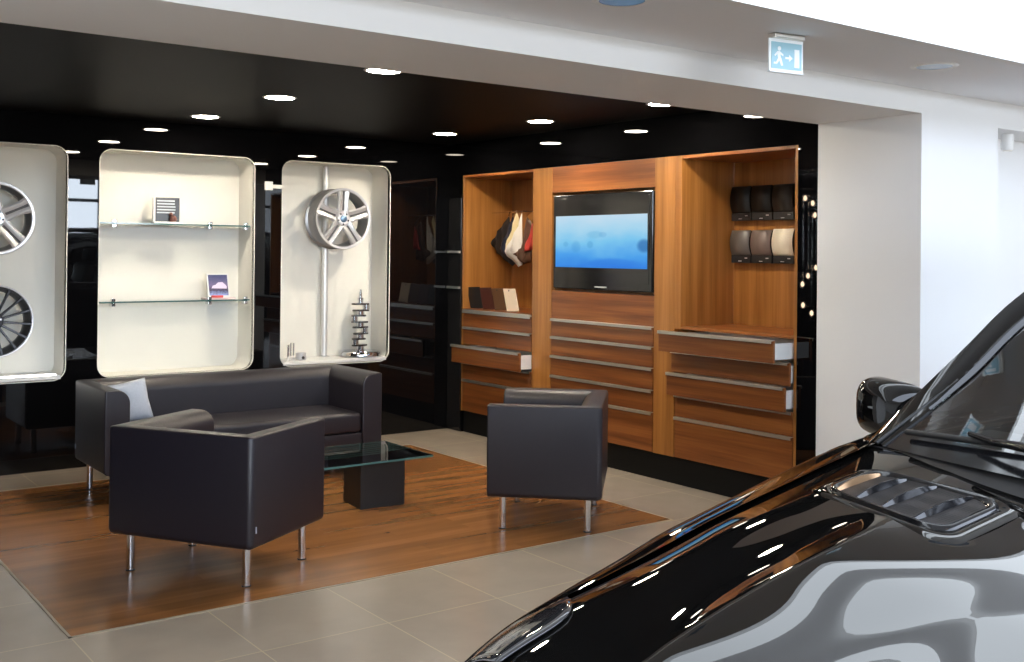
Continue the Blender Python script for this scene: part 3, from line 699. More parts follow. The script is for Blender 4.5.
# hanging leather hides in the left bay
def unp(x, y, X):
    d = _fw + CR*((x-512)/F_PX) - CU*((y-CY)/F_PX); k = X/d.x
    return Vector((0, 0, H)) + d*k
RX = 5.50
t = thing('hook_rail', 'thin steel hook rail across the left open cabinet bay', 'hook rail', (RX, 7.24, 1.895))
bm = B(); tube(bm, [(0, -.46, 0), (0, .46, 0)], .005, 10); obj('rail', bm, M['chrome'], t, smooth=40)
HID = [('black', (.006, .006, .007, 1), [(509, 216), (498, 231), (491, 243), (497, 253), (512, 266), (516, 262), (507, 248), (511, 230)], 'black leather hide hanging leftmost on the hook rail'),
       ('navy', lin(28, 34, 52), [(513, 215.5), (505, 236), (499, 249), (504, 254), (518, 266), (521, 262), (510, 250), (514, 232)], 'dark navy leather hide hanging between the black and cream hides'),
       ('cream', lin(222, 204, 158), [(516.5, 212), (509, 236), (503.6, 251.7), (511.7, 251), (516, 236), (518.6, 219)], 'pale yellow cream leather hide on the hook rail'),
       ('white', lin(232, 226, 220), [(522, 212), (518, 226), (511.5, 251), (504, 252.5), (519, 267), (522, 265), (513, 252), (521, 248), (520, 232)], 'white leather hide with a hanging tail on the hook rail'),
       ('brown', lin(78, 50, 34), [(527, 217), (523.5, 232), (521, 248), (513.5, 254), (523, 264), (532, 262), (532, 236), (531, 222)], 'brown leather hide hanging right of the white hide'),
       ('red', lin(176, 52, 44), [(532.5, 222), (528, 238), (523.5, 251.7), (528, 251), (533.5, 249.5), (534.5, 236)], 'red leather hide hanging beside the cabinet post')]
for k, (nm, col, pts, lab) in enumerate(HID):
    X = RX-.012-.012*k
    P3 = [unp(x, y, X) for x, y in pts]
    top = P3[0].copy()
    t = thing('leather_hide', lab, 'leather sample', top)
    bm = B(); ys = [(p-top) for p in P3]
    f = bm.faces.new([bm.verts.new((0, p.y, p.z)) for p in ys]); bmesh.ops.triangulate(bm, faces=[f]); bmesh.ops.subdivide_edges(bm, edges=bm.edges[:], cuts=3, use_grid_fill=True)
    for v in bm.verts: v.co.x += .010*math.sin(v.co.y*70+k)*min(1, -v.co.z*8)
    obj('hide', bm, pbr('hide_'+nm, col, .5, bump=(180, .2, .002)), t, smooth=60, solid=.004)
    bm = B(); tube(bm, [(0, 0, -.012), (0, 0, .012), (RX-X, 0, 1.895-top.z+.008)], .003, 8); obj('hook', bm, M['chrome'], t, smooth=40)
# sample boards leaning on the shelf
X = 5.275
for k, (nm, col, q, lab) in enumerate((('black', (.006, .006, .006, 1), [(467.2, 286.2), (479.5, 285.8), (483.2, 307.3), (471, 307.3)], 'black leather sample board leaning on the cabinet shelf'),
                                  ('oxblood', lin(70, 30, 20), [(479.8, 285.6), (491.1, 285.3), (495.2, 307), (483.6, 307.2)], 'dark oxblood sample board beside the black one'),
                                  ('brown', lin(92, 62, 36), [(491.4, 285.2), (503, 284.8), (506.8, 306.9), (495.5, 307)], 'brown sample board beside the cream one on the shelf'),
                                  ('cream', lin(234, 214, 190), [(503.3, 284.4), (515, 284.4), (519.1, 307), (507.2, 307)], 'cream sample board with a hole at the top on the shelf'))):
    P3 = [unp(x, y, X) for x, y in q]; base = P3[3].copy(); base.z = 1.066; dz = base.z-min(P3[2].z, P3[3].z)
    t = thing('sample_board', lab, 'leather sample', base)
    bm = B(); prism(bm, [(p.y-base.y, max(0.0005, p.z+dz-base.z)) for p in P3], 'YZ', -.004, .004); b_ = obj('board', bm, pbr('sample_'+nm, col, .45, bump=(180, .2, .002)), t, bevel=.0015)
    c_ = (P3[0]+P3[1])/2-base
    bm = B(); lathe(bm, [(0, -.0055), (.006, -.0055), (.007, -.0042), (0, -.0042)], 'X', (0, c_.y-.002, c_.z+dz-.016), 14, caps=False); obj('eyelet', bm, M['darkmetal'], b_)

# black cupboard front between the cabinets and the corner
t = thing('black_cupboard', 'narrow glossy black cupboard front with two steel grips in the room corner', 'cupboard', (XP, 7.845, 0))
bm = B(); box(bm, -.012, -.001, -.098, .098, .02, 2.015, .001); obj('door', bm, pbr('cupboard_black', (.012, .012, .013, 1), .06), t)
for z in (1.55, 1.242):
    bm = B(); box(bm, -.03, -.0125, -.095, .095, z-.010, z+.010, .002); obj('grip', bm, M['alu'], t)

# ------------------------------------------------------------------ leather seating
def shell(W, D, th, zb, zt, rin):
    w, d = W/2, D/2
    prof = []                                 # (inset from outside, z), going round
    def arc(cu, cv, r, a0, a1, n):
        for k in range(n+1): a = a0+(a1-a0)*k/n; prof.append((cu+r*math.cos(a), cv+r*math.sin(a)))
    arc(.03, zb+.03, .03, 1.5*PI, PI, 4)      # outer bottom
    arc(.012, zt-.012, .012, PI, PI/2, 3)     # outer top
    arc(th-rin, zt-rin, rin, PI/2, 0, 8)      # inner top, wide roll
    prof.append((th, zb+.12)); prof.append((th-.01, zb+.005))
    bm = B(); rc = .03; rows = []
    for u, z in prof:
        r = max(rc-u, .0008); row = [(-w+u, d, z)]
        cx, cy = -w+u+r, -d+u+r
        for k in range(6): a = PI+PI/2*k/5; row.append((cx+r*math.cos(a), cy+r*math.sin(a), z))
        cx = w-u-r
        for k in range(6): a = 1.5*PI+PI/2*k/5; row.append((cx+r*math.cos(a), cy+r*math.sin(a), z))
        row.append((w-u, d, z)); rows.append(row)
    rows.append(rows[0])
    V = [[bm.verts.new(p) for p in row] for row in rows[:-1]]; V.append(V[0])
    for i in range(len(V)-1):
        for j in range(len(V[i])-1): bm.faces.new((V[i][j], V[i][j+1], V[i+1][j+1], V[i+1][j]))
    bm.faces.new([V[i][0] for i in range(len(V)-1)]); bm.faces.new([V[i][-1] for i in range(len(V)-1)][::-1])
    return bm
def seat(name, label, cat, loc, rz, W, D, th=.15, zb=.185, zt=.700, rin=.085, n_seat=1, leg_in=(.078, .082), group=None):
    t = thing(name, label, cat, loc, rz, group); w, d = W/2, D/2
    obj('backrest_and_arms', shell(W, D, th, zb, zt, rin), M['leather'], t, smooth=50, bevel=.008)
    bm = B(); box(bm, -w+th-.004, w-th+.004, -d+th-.01, d-.012, zb+.006, zb+.105, .01, 3); obj('seat_base', bm, M['leather'], t, smooth=60)
    sw = (W-2*th)/n_seat
    for i in range(n_seat):
        x0 = -w+th+i*sw
        bm = B(); box(bm, x0+.003, x0+sw-.003, -d+th+.002, d-.004, zb+.108, zb+.245, .028, 5)
        for v in bm.verts:
            if v.co.z > zb+.2: v.co.z += .012*max(0, 1-((v.co.x-x0-sw/2)/(sw/2))**2)*max(0, 1-((v.co.y)/(d-.02))**2)
        obj('seat_cushion', bm, M['leather'], t, smooth=60)
    for sx_ in (-1, 1):
        for sy_ in (-1, 1):
            x, y = sx_*(w-leg_in[0]), sy_*(d-leg_in[1])
            bm = B(); tube(bm, [(x, y, .006), (x, y, zb+.02)], .0205, 20); lg = obj('leg', bm, M['chrome'], t, smooth=40)
            bm = B(); lathe(bm, [(0, 0), (.0215, 0), (.022, .006), (0, .006)], org=(x, y, 0), seg=20, caps=False); obj('foot_glide', bm, M['rubber'], lg)
    bm = B(); box(bm, w-.0005, w+.003, -d+.035, -d+.041, zb+.075, zb+.105); obj('fabric_tag', bm, M['fabric'], t)
    return t
FZ = .0025
seat('armchair', 'dark leather cube armchair in front, back turned to the camera', 'armchair', (2.021, 5.120, FZ), -1.0, .815, .640)
seat('armchair', 'dark leather cube armchair in front of the cabinets, side turned to the camera', 'armchair', (3.987, 4.964, FZ), .804, .815, .640)
seat('sofa', 'long dark leather sofa below the display niches', 'sofa', (2.845, 6.945, FZ), PI, 1.89, .67, zt=.697)
# cushion
t = thing('cushion', 'pale grey square cushion in the left corner of the sofa', 'cushion', (2.185, 7.0, .43), 0)
bm = B(); n = 14; hw = .138; rows = []
for s in (1, -1):
    rows = []
    for i in range(n+1):
        r_ = []
        for j in range(n+1):
            u, v = 2*i/n-1, 2*j/n-1
            th_ = .055*((1-u**4)*(1-v**4))**.5
            pin = 1-.06*(1-abs(u))*(abs(v)**3) ; pin2 = 1-.06*(1-abs(v))*(abs(u)**3)
            r_.append((u*hw*pin2, s*th_, hw+v*hw*pin))
        rows.append(r_)
    grid(bm, rows)
bmesh.ops.remove_doubles(bm, verts=bm.verts, dist=.0008)
c = obj('cover', bm, M['fabric'], t, smooth=180); c.rotation_euler = (-.30, -.16, -.06)
bm = B(); q = [(-hw, 0, 0), (hw, 0, 0), (hw, 0, 2*hw), (-hw, 0, 2*hw)]
tube(bm, [(-hw*.98, 0, .01), (0, 0, .012), (hw*.98, 0, .01)], .0035, 8); obj('piping', bm, M['fabric'], c, smooth=60)

# glass table
t = thing('coffee_table', 'low glass coffee table on a black cube base between the seats', 'coffee table', (3.05, 5.95, FZ))
bm = B(); box(bm, -.56, .555, -.298, .302, .279, .291, .002); obj('glass_top', bm, M['glass'], t)
bm = B(); box(bm, -.56, .555, -.3015, -.2985, .279, .291); box(bm, .5555, .5585, -.3, .3, .279, .291); box(bm, -.56, .555, .3025, .3055, .279, .291); obj('glass_rim', bm, M['glass_edge'], t)
bm = B(); box(bm, -.145, .145, -.135, .135, 0, .278, .002)
for v in bm.verts: v.co = Matrix.Rotation(-.10, 3, 'Z') @ v.co + Vector((.245, -.115, 0))
obj('cube_base', bm, M['blackmatt'], t)
bm = B(); box(bm, -.13, .13, -.13, .13, 0, .278, .002)
for v in bm.verts: v.co += Vector((-.35, .12, 0))
obj('cube_base', bm, M['blackmatt'], t)

# ------------------------------------------------------------------ glowing glass pendants (beyond the left edge, mirrored in the black wall)
def mirrored(x, y, X):
    P = unp(x, y, 2*XP-X); return Vector((2*XP-P.x, P.y, P.z))
t = thing('pendant_cluster', 'cluster of small glowing glass pendants, mirrored in the black wall beside the pier', 'pendant lamp', (.75, 7.2, ZB))
bm = B(); box(bm, -.2, .2, -.35, .35, -.02, 0, .004); obj('ceiling_plate', bm, M['chrome'], t)
for (px, py) in ((805.3, 197), (812.8, 202), (816, 266.5), (808, 274.7), (802.5, 283), (803, 304), (811.6, 312), (815, 214)):
    P = mirrored(px, py, .75)-Vector((.75, 7.2, ZB))
    if P.z > -.15: continue
    bm = B(); lathe(bm, [(.034, .07), (.036, .07), (.036, -.06), (.0, -.06)], org=P, seg=16, caps=False); g = obj('glass_cup', bm, M['glass'], t, smooth=40)
    bm = B(); lathe(bm, [(0, -.045), (.017, -.03), (.02, -.01), (.012, .012), (0, .02)], org=P, seg=12, caps=False); obj('glowing_bulb', bm, emit_mat('pendant_glow', (1, .72, .5, 1), 40) if 'pendant_glow' not in bpy.data.materials else bpy.data.materials['pendant_glow'], g, smooth=180)
    bm = B(); tube(bm, [(P.x, P.y, P.z+.07), (P.x, P.y, -.021)], .0015, 6); obj('wire', bm, M['chrome'], g)
# ------------------------------------------------------------------ the black car
# local frame: x runs from the nose to the tail, y towards the lounge, z up
CAR_O = Vector((.864, 1.026, 0)); CAR_A = -math.atan2(.1045, .9945)
def spline(xs, ys):
    xs = np.array(xs, float); ys = np.array(ys, float)
    n = len(xs); h = np.diff(xs); d = np.diff(ys)/h          # monotone-ish Hermite
    mslope = np.zeros(n); mslope[1:-1] = (d[:-1]*h[1:]+d[1:]*h[:-1])/(h[:-1]+h[1:]); mslope[0] = d[0]; mslope[-1] = d[-1]
    def f(x):
        x = min(max(x, xs[0]), xs[-1]); i = min(int(np.searchsorted(xs, x, 'right'))-1, n-2); i = max(i, 0)
        t = (x-xs[i])/h[i]; a, b = ys[i], ys[i+1]; ma_, mb = mslope[i]*h[i], mslope[i+1]*h[i]
        return float((2*t**3-3*t**2+1)*a+(t**3-2*t**2+t)*ma_+(-2*t**3+3*t**2)*b+(t**3-t**2)*mb)
    return f
f_ys = spline([-.1, .05, .22, .54, .81, 1.08, 1.30, 1.475, 1.8], [.58, .64, .690, .724, .753, .781, .805, .823, .845])
f_zs = spline([-.1, .05, .15, .222, .335, .54, .70, .81, .934, 1.078, 1.248, 1.475, 1.8], [.52, .61, .685, .738, .788, .845, .885, .918, .948, .982, 1.022, 1.066, 1.09])
f_zc = spline([-.1, .0, .08, .3, .6, .9, 1.25, 1.45, 1.8], [.74, .81, .845, .905, .962, 1.018, 1.066, 1.090, 1.11])
f_yd = spline([0, .3, .55, .8, .95, 1.1, 1.6], [.14, .213, .262, .29, .33, .39, .5])   # line where the centre dome of the hood steps up
def smooth(t): t = min(max(t, 0), 1); return t*t*(3-2*t)
def hood_z(x, y):
    ys, zs, zc = f_ys(x), f_zs(x), f_zc(x); q = abs(y)/ys
    z = zs+(zc-zs)*(1-q**7) if q <= 1 else zs-(q-1)*ys*.40-.9*(q-1)**2*ys
    yd = f_yd(x); ws_ = .22; D = .030*smooth((x+.1)/.35)*(1-.85*smooth((x-.70)/.40))
    t = (yd+ws_-abs(y))/ws_
    if t > 0: z += D*(t*t if t < 1 else 1-.55*(1-math.sqrt((y/yd)**2+.06)/1.03))
    return z
def x_lead(y): return .045+.40*(abs(y)/.70)**2.4
def x_cowl(y): return 1.215+.41*min(abs(y), .8)**2
def shoulder(x, a):
    """a 0..1: from the hood edge over the wing to the body side"""
    ys, zs = f_ys(x), f_zs(x)
    yw = f_yw(x); zz = zs-.17
    an = a*PI/2
    y = ys+(yw-ys)*math.sin(an)**1.0; z = zz+(zs-zz)*math.cos(an)**.85 if an < PI/2 else zz
    return y, z
f_yw = spline([-.1, .05, .15, .3, .5, .75, 1.1, 1.6, 4.0, 4.8], [.62, .70, .76, .83, .885, .925, .945, .955, .955, .87])
car = thing('car', 'glossy black off-road car with hood vent, parked at the right in front of the lounge', 'car', CAR_O, CAR_A)
HOOD_Q = .93
# hood: from the leading edge to the cowl, out to the shut line
def hood_rows(y0, y1, ny, nx, off=0, s0=0, s1=1):
    rows = []
    for j in range(ny+1):
        q = y0+(y1-y0)*j/ny; row = []
        for i in range(nx+1):
            s = s0+(s1-s0)*i/nx
            y = q*.75; xa, xb = x_lead(y), x_cowl(y); x = xa+(xb-xa)*s
            y = q*f_ys(x); xa, xb = x_lead(y), x_cowl(y); x = xa+(xb-xa)*s; y = q*f_ys(x)
            row.append((x, y, hood_z(x, y)+off))
        rows.append(row)
    return rows
bm = B(); grid(bm, hood_rows(-HOOD_Q, HOOD_Q, 96, 72)); hood = obj('hood', bm, M['paint'], car, smooth=180, solid=.012)
# front wings, doors and tail: one side each
ARCH = [(.93, .33, .43), (3.84, .33, .43)]
def bottom(x):
    b = .30
    for cx, cz, r in ARCH:
        if abs(x-cx) < r: b = max(b, cz+math.sqrt(r*r-(x-cx)**2))
    return b
def side(s):
    bm = B(); rows = []
    xs = [.15+.0265*i for i in range(51)]+[1.49+.06*i for i in range(56)]
    for x in xs:
        row = []
        if x <= 1.475:
            ys = f_ys(x)
            for q in (HOOD_Q-.002, HOOD_Q+.006, .945, .955, .965, .975, .985, .993, 1.0): row.append((x, q*ys, hood_z(x, q*ys)-(.0008 if q < HOOD_Q else 0)))
            for k in range(1, 9): y, z = shoulder(x, k/8); row.append((x, y, z))
        else:
            k_ = smooth((x-1.475)/.3); ztop = f_zs(x)+(1.10-f_zs(x))*k_
            yw = f_yw(x)
            yt = f_ys(min(x, 1.8)) if x < 4.2 else .845-.2*(x-4.2)
            for k in range(9): row.append((x, yt-.02*(1-k/8), ztop+.004*k/8))
            for k in range(1, 9):
                an = k/8*PI/2; row.append((x, yt+(yw-yt)*math.sin(an), ztop-.17+.17*math.cos(an)**.85))
        yw, zt = row[-1][1], row[-1][2]; zb_ = min(bottom(x), zt-.01)
        for k in range(1, 9):
            f = k/8; row.append((x, yw-.035*f**2-(.02*math.sin(PI*f)), zt+(zb_-zt)*f))
        rows.append([(a, s*b, c) for a, b, c in row])
    grid(bm, rows); return bm
for s in (1, -1): obj('body_side', side(s), M['paint'], car, smooth=50, solid=.01 if s < 0 else -.01)
# nose panel ahead of the hood edge, then the bumper skin below it
def x_nose(y): return .03+.16*(abs(y)/.70)**2.4
bm = B(); rows = []
for j in range(61):
    y = -.624+1.248*j/60; xa, xb = x_nose(y), max(x_lead(y), x_nose(y)+.004)+.006
    rows.append([(xa+(xb-xa)*k/10, y, hood_z(xa+(xb-xa)*k/10, y)-.0015) for k in range(11)])
grid(bm, rows); obj('nose_panel', bm, M['paint'], car, smooth=180)
top = [(x_nose(y), y, hood_z(x_nose(y), y)-.0015) for y in [.624*k/24 for k in range(25)]]
top += [(.15, q*f_ys(.15), hood_z(.15, q*f_ys(.15))) for q in (.95, .975, 1.0)]+[(.15, *shoulder(.15, k/8)) for k in range(1, 9)]
top = [(x, -y, z) for x, y, z in top[:0:-1]]+top
bm = B(); rows = []
for x, y, z in top:
    f_ = max(0, 1-(abs(y)/.74)**2); row = []
    for k in range(15):
        t = k/14; row.append((x-.075*f_*math.sin(PI*min(t*1.5, 1)*.5)-.02*f_*math.sin(PI*t)+.06*max(0, t-.8), y*(1-.03*t*t), z+(.28-z)*t))
    rows.append(row)
grid(bm, rows); obj('front_bumper', bm, M['paint'], car, smooth=60)
bm = B()
for k in range(4):
    z = .62+.06*k; tube(bm, [(x_nose(y)-.088, y, z) for y in [-.34+.068*i for i in range(11)]], .013, 8)
obj('grille', bm, M['alu'], car, smooth=60)
# headlamps wrapping round the front corners
for s in (1, -1):
    def lamp(off, a0, a1, x0, x1, nx=14, na=14):
        rows = []
        for i in range(nx+1):
            x = x0+(x1-x0)*i/nx; row = []
            tap = smooth(1-(i/nx)**3)
            for j in range(na+1):
                a = (a0+(a1-a0)*j/na)*(.22+.78*tap)+.05*(1-tap)
                if a < 0: y = f_ys(x)*(1+a*.30); z = hood_z(x, y)
                else: y, z = shoulder(x, a)
                row.append((x, s*(y+off*.5), z+off))
            rows.append(row)
        return rows
    bm = B(); grid(bm, lamp(.0035, -1.1, .62, .155, .44)); hl = obj('headlamp', bm, pbr('headlamp_housing', (.02, .02, .022, 1), .05, coat=1) if 'headlamp_housing' not in bpy.data.materials else bpy.data.materials['headlamp_housing'], car, smooth=180, solid=-.003*s)
    bm = B(); grid(bm, lamp(.0065, -.75, -.05, .18, .37, 12, 10)); obj('reflector', bm, M['chrome'], hl, smooth=180)
    bm = B(); grid(bm, lamp(.0070, .42, .70, .16, .32, 10, 6)); obj('lamp_strip', bm, M['silver'], hl, smooth=180)
# hood vents: recess frame, mesh and ribs
def vent(s, quad):
    A, Bq, Cq, D = [Vector((x, y)) for x, y in quad]       # front-far, rear-far, rear-near, front-near
    def P(u, v, off=0):                                    # u: far->near 0..1, v: front->rear 0..1
        p = (A*(1-u)+D*u)*(1-v)+(Bq*(1-u)+Cq*u)*v
        return Vector((p.x, s*p.y, hood_z(p.x, p.y)+off))
    def ring(ins, off, n=10, r=.16):
        L = rrect(ins, 1-ins, ins, 1-ins, r, n); return [P(u, v, off) for u, v in L]
    bm = B(); grid(bm, [ring(-.01, .0), ring(.015, .004), ring(.05, .005), ring(.085, .004), ring(.10, .002)], closed_v=True)
    vt = obj('hood_vent', bm, M['paint'], car, smooth=60)
    bm = B(); grid(bm, [ring(.085, .003), ring(.095, .010), ring(.120, .010), ring(.135, .002)], closed_v=True); obj('vent_frame', bm, M['black'], vt, smooth=60)
    bm = B(); grid(bm, [[P(.125+.75*a/14, .125+.75*b/14, .0022) for b in range(15)] for a in range(15)])
    mt, nt, out = (None, None, None)
    if 'vent_mesh' in bpy.data.materials: mt = bpy.data.materials['vent_mesh']
    else:
        mt, nt, out = new_mat('vent_mesh'); tc = N(nt, 'ShaderNodeTexCoord'); vo = N(nt, 'ShaderNodeTexVoronoi'); vo.inputs['Scale'].default_value = 130; vo.inputs['Randomness'].default_value = .0
        nt.links.new(tc.outputs['Object'], vo.inputs['Vector']); cr = N(nt, 'ShaderNodeValToRGB'); e = cr.color_ramp.elements
        e[0].position = .28; e[0].color = (.004, .004, .004, 1); e[1].position = .5; e[1].color = (.032, .028, .026, 1); nt.links.new(vo.outputs['Distance'], cr.inputs[0])
        p = N(nt, 'ShaderNodeBsdfPrincipled'); p.inputs['Roughness'].default_value = .35; p.inputs['Specular IOR Level'].default_value = .04; nt.links.new(cr.outputs[0], p.inputs['Base Color']); nt.links.new(p.outputs[0], out.inputs[0])
    obj('vent_mesh', bm, mt, vt)
    for k, u in enumerate((.16, .325, .51, .72)):
        bm = B(); rows = []
        for i in range(11):
            v = .13+.74*i/10; hgt = .0035+.013*math.sin(PI*(i+.4)/10.8)
            uu = u+.05*math.sin(PI*i/10)*0+.03*(v-.5)
            rows.append([P(uu-.010, v, .0025), P(uu-.002, v, hgt), P(uu+.008, v, hgt), P(uu+.018, v, .0025)])
        grid(bm, rows); obj('rib', bm, M['black'] if k else pbr('rib_bronze', lin(150, 120, 90), .25, metal=.7), vt, smooth=40)
QUAD = [(1.040, .622), (1.240, .635), (1.195, .180), (.905, .148)]
for s in (1, -1): vent(s, QUAD)
# windscreen and pillars
f_po = [(1.455, .815, 1.072), (1.75, .761, 1.296), (1.98, .725, 1.46), (2.40, .63, 1.685)]
def pl(line, t):
    """point on a smooth curve through the given points"""
    n = len(line)-1; i = min(int(t*n), n-1); f = t*n-i
    a, b = Vector(line[i]), Vector(line[i+1]); p = Vector(line[i-1]) if i else a*2-b; q = Vector(line[i+2]) if i+2 <= n else b*2-a
    return .5*(2*a+(b-p)*f+(2*p-5*a+4*b-q)*f*f+(3*a-p-3*b+q)*f**3)
f_pi = [(1.42, .735, 1.075), (1.705, .70, 1.235), (1.915, .668, 1.385), (2.36, .585, 1.645)]
bm = B(); rows = []
for i in range(25):
    t = i/24; e_ = pl(f_pi, t); row = []
    for j in range(33):
        q = -1+2*j/32; b = (1-q*q)
        row.append((e_.x-(.15-.12*t)*b, e_.y*q, e_.z+(.022+.004*t)*b))
    rows.append(row)
grid(bm, rows); ws = obj('windscreen', bm, M['car_glass'], car, smooth=180)
bm = B(); rows = []
for i in range(9):
    t = i/8*.14; e_ = pl(f_pi, t); row = []
    for j in range(33):
        q = -1+2*j/32; b = (1-q*q); row.append((e_.x-(.15-.12*t)*b-.0015, e_.y*q, e_.z+(.022+.004*t)*b+.0015))
    rows.append(row)
rows = rows[:5]
grid(bm, rows); obj('frit_band', bm, M['black'], ws, smooth=180)
for s in (1, -1):
    bm = B(); rows = []
    for i in range(25):
        t = i/24; o_, n_ = pl(f_po, t), pl(f_pi, t)
        rows.append([(n_.x+.004, s*(n_.y-.006), n_.z-.004), (n_.x-.004, s*n_.y, n_.z+.006), ((n_.x+o_.x)/2-.006, s*(n_.y*.45+o_.y*.55), (n_.z+o_.z)/2+.008), (o_.x, s*o_.y, o_.z), (o_.x+.04, s*(o_.y+.004), o_.z-.025), (o_.x+.05, s*(o_.y-.03), o_.z-.03)])
    grid(bm, rows, closed_v=True); obj('pillar', bm, M['paint'], car, smooth=50)
    bm = B(); tube(bm, [Vector((p.x-.003, s*(p.y*.8+o_.y*.2), p.z+.007)) for p, o_ in [(pl(f_pi, i/24), pl(f_po, i/24)) for i in range(25)]], .005, 8); obj('pillar_seal', bm, M['rubber'], car, smooth=60)
# cowl panel under the wipers
bm = B(); rows = []
for j in range(33):
    q = -1+2*j/32; y = .80*q; b = 1-q*q; e_ = pl(f_pi, 0); xr = e_.x-.15*b+.02; xa = x_cowl(y)-.012
    xa = min(xa, xr-.02); za = hood_z(xa, y)-.012; zr = e_.z+.022*b-.004
    rows.append([(xa, y, za-.02), (xa+.004, y, za), ((xa+xr)/2, y, min(za, zr)-.008), (xr, y, zr)])
grid(bm, rows); obj('cowl_panel', bm, M['interior'], car, smooth=60)
# roof, side glass, pillars, tail
ROOF = [(2.40, .63, 1.685), (2.75, .66, 1.765), (3.4, .66, 1.79), (4.1, .64, 1.755), (4.55, .60, 1.69)]
bm = B(); rows = []
for i in range(25):
    p = pl(ROOF, i/24); row = []
    for j in range(25):
        q = -1+2*j/24; row.append((p.x-.09*(1-q*q)*(1-i/24), p.y*q, p.z+.045*(1-q*q)*(1 if i else 1)))
    rows.append(row)
grid(bm, rows); obj('roof', bm, M['paint'], car, smooth=60, solid=.015)
BELT = [(1.50, .822, 1.072), (2.2, .85, 1.095), (3.0, .855, 1.11), (3.8, .85, 1.12), (4.62, .78, 1.12)]
TOP = [(1.56, .80, 1.12), (1.98, .735, 1.43), (2.45, .635, 1.68), (3.3, .665, 1.765), (4.45, .62, 1.69)]
def glass_pane(t0, t1, s, mat, out=0):
    bm = B(); rows = []
    for i in range(9):
        t = t0+(t1-t0)*i/8; a, b = pl(BELT, t), pl(TOP, t)
        rows.append([(a.lerp(b, f).x, s*(a.lerp(b, f).y+.02*math.sin(PI*f)+out), a.lerp(b, f).z) for f in (0, .25, .5, .75, 1)])
    grid(bm, rows); return bm
for s in (1, -1):
    for t0, t1 in ((.02, .40), (.43, .70), (.73, .97)): obj('side_window', glass_pane(t0, t1, s, None), M['car_glass'], car, smooth=180)
    for t0, t1 in ((.395, .435), (.695, .735), (.965, 1)): obj('window_post', glass_pane(t0, t1, s, None, .006), M['black'], car, smooth=60, solid=.02*s)
    bm = B(); tube(bm, [Vector((p.x, s*(p.y+.006), p.z)) for p in [pl(BELT, i/20) for i in range(21)]], .010, 8); obj('window_trim', bm, M['chrome'], car, smooth=60)
    for x in (2.25, 3.15):
        bm = B(); tube(bm, [(x, s*.955, .93), (x+.03, s*.985, .935), (x+.17, s*.985, .935), (x+.20, s*.955, .93)], .012, 10); obj('door_handle', bm, M['paint'], car, smooth=60)
bm = B(); rows = []
for i in range(13):
    t = i/12; row = []
    for j in range(25):
        q = -1+2*j/24
        hw = .60+(.85-.60)*smooth(t*1.6); x = 4.55+.22*smooth(t*1.3)-.06*q*q; row.append((x, q*hw, 1.70+(.30-1.70)*t+.03*(1-q*q)*(1-t)))
    rows.append(row)
grid(bm, rows); obj('tailgate', bm, M['paint'], car, smooth=60, solid=.015)
bm = B(); box(bm, .35, 4.65, -.80, .80, .27, .33, .02); obj('underbody', bm, M['rubber'], car)
# wheels
def car_wheel(x, s):
    bm = B(); lathe(bm, [(.24, -.12), (.34, -.125), (.37, -.10), (.375, 0), (.37, .10), (.34, .125), (.24, .12), (.235, 0), (.24, -.12)], 'Y', seg=48, caps=False)
    wh = obj('wheel', bm, M['tyre'], car, loc=(x, s*.80, .376), smooth=40)
    bm = B(); lathe(bm, [(.245, s*.10), (.235, s*.115), (.225, s*.10), (.22, -s*.08), (.245, -s*.10)], 'Y', seg=48, caps=False)
    for k in range(5):
        a = 2*PI*k/5
        V = [(.03, -.03), (.225, -.035), (.225, .035), (.03, .03)]
        prism(bm, [(u*math.cos(a)-v*math.sin(a), u*math.sin(a)+v*math.cos(a)) for u, v in V], 'XZ', s*.075, s*.105)
    lathe(bm, [(0, s*.11), (.05, s*.11), (.06, s*.10), (.06, s*.05), (0, s*.05)], 'Y', seg=24, caps=False)
    obj('wheel_rim', bm, M['silver'], wh, smooth=35)
for x in (.93, 3.84):
    for s in (1, -1): car_wheel(x, s)
# mirrors
def mirror(s):
    c = Vector((1.775, s*1.005, 1.108))
    bm = B(); rows = []
    n, m_ = 20, 28
    for i in range(n+1):
        th_ = PI*i/n; row = []
        for j in range(m_):
            ph = 2*PI*j/m_
            def sp_(v, e): return math.copysign(abs(v)**e, v)
            Y = sp_(math.sin(th_), .55)*sp_(math.cos(ph), .6); Z = sp_(math.sin(th_), .55)*sp_(math.sin(ph), .6); X_ = -sp_(math.cos(th_), .9)
            y = Y*.115; z = Z*.088+.010*Y-.012*(1-abs(Y))*0
            if Z < 0: z *= 1-.25*(.5-.5*Y)
            x = X_*(.085 if X_ < 0 else .03)+.035*Y*Y
            row.append(c+Vector((x, s*y, z)))
        rows.append(row)
    grid(bm, rows, closed_v=True); bmesh.ops.remove_doubles(bm, verts=bm.verts, dist=1e-4)
    mh = obj('wing_mirror', bm, M['paint'], car, smooth=180)
    bm = B(); tube(bm, [c+Vector((.0, -s*.08, -.055)), c+Vector((-.06, -s*.15, -.060)), c+Vector((-.10, -s*.22, -.062))], [.030, .028, .032], 12); obj('mirror_arm', bm, M['black'], mh, smooth=60)
    bm = B(); prism(bm, [(c.y+s*u, c.z+v) for u, v in rrect(-.088, .088, -.060, .064, .03, 6)], 'YZ', c.x+.030, c.x+.034); obj('mirror_glass', bm, M['chrome'], mh)
    bm = B(); tube(bm, [c+Vector((-.083+.115*(k/8)**2*.9, s*(-.005+.112*k/8), .012+.004*k/8)) for k in range(9)], [.004]*8+[.003], 8); obj('indicator_strip', bm, M['greyplast'], mh, smooth=60)
for s in (1, -1): mirror(s)
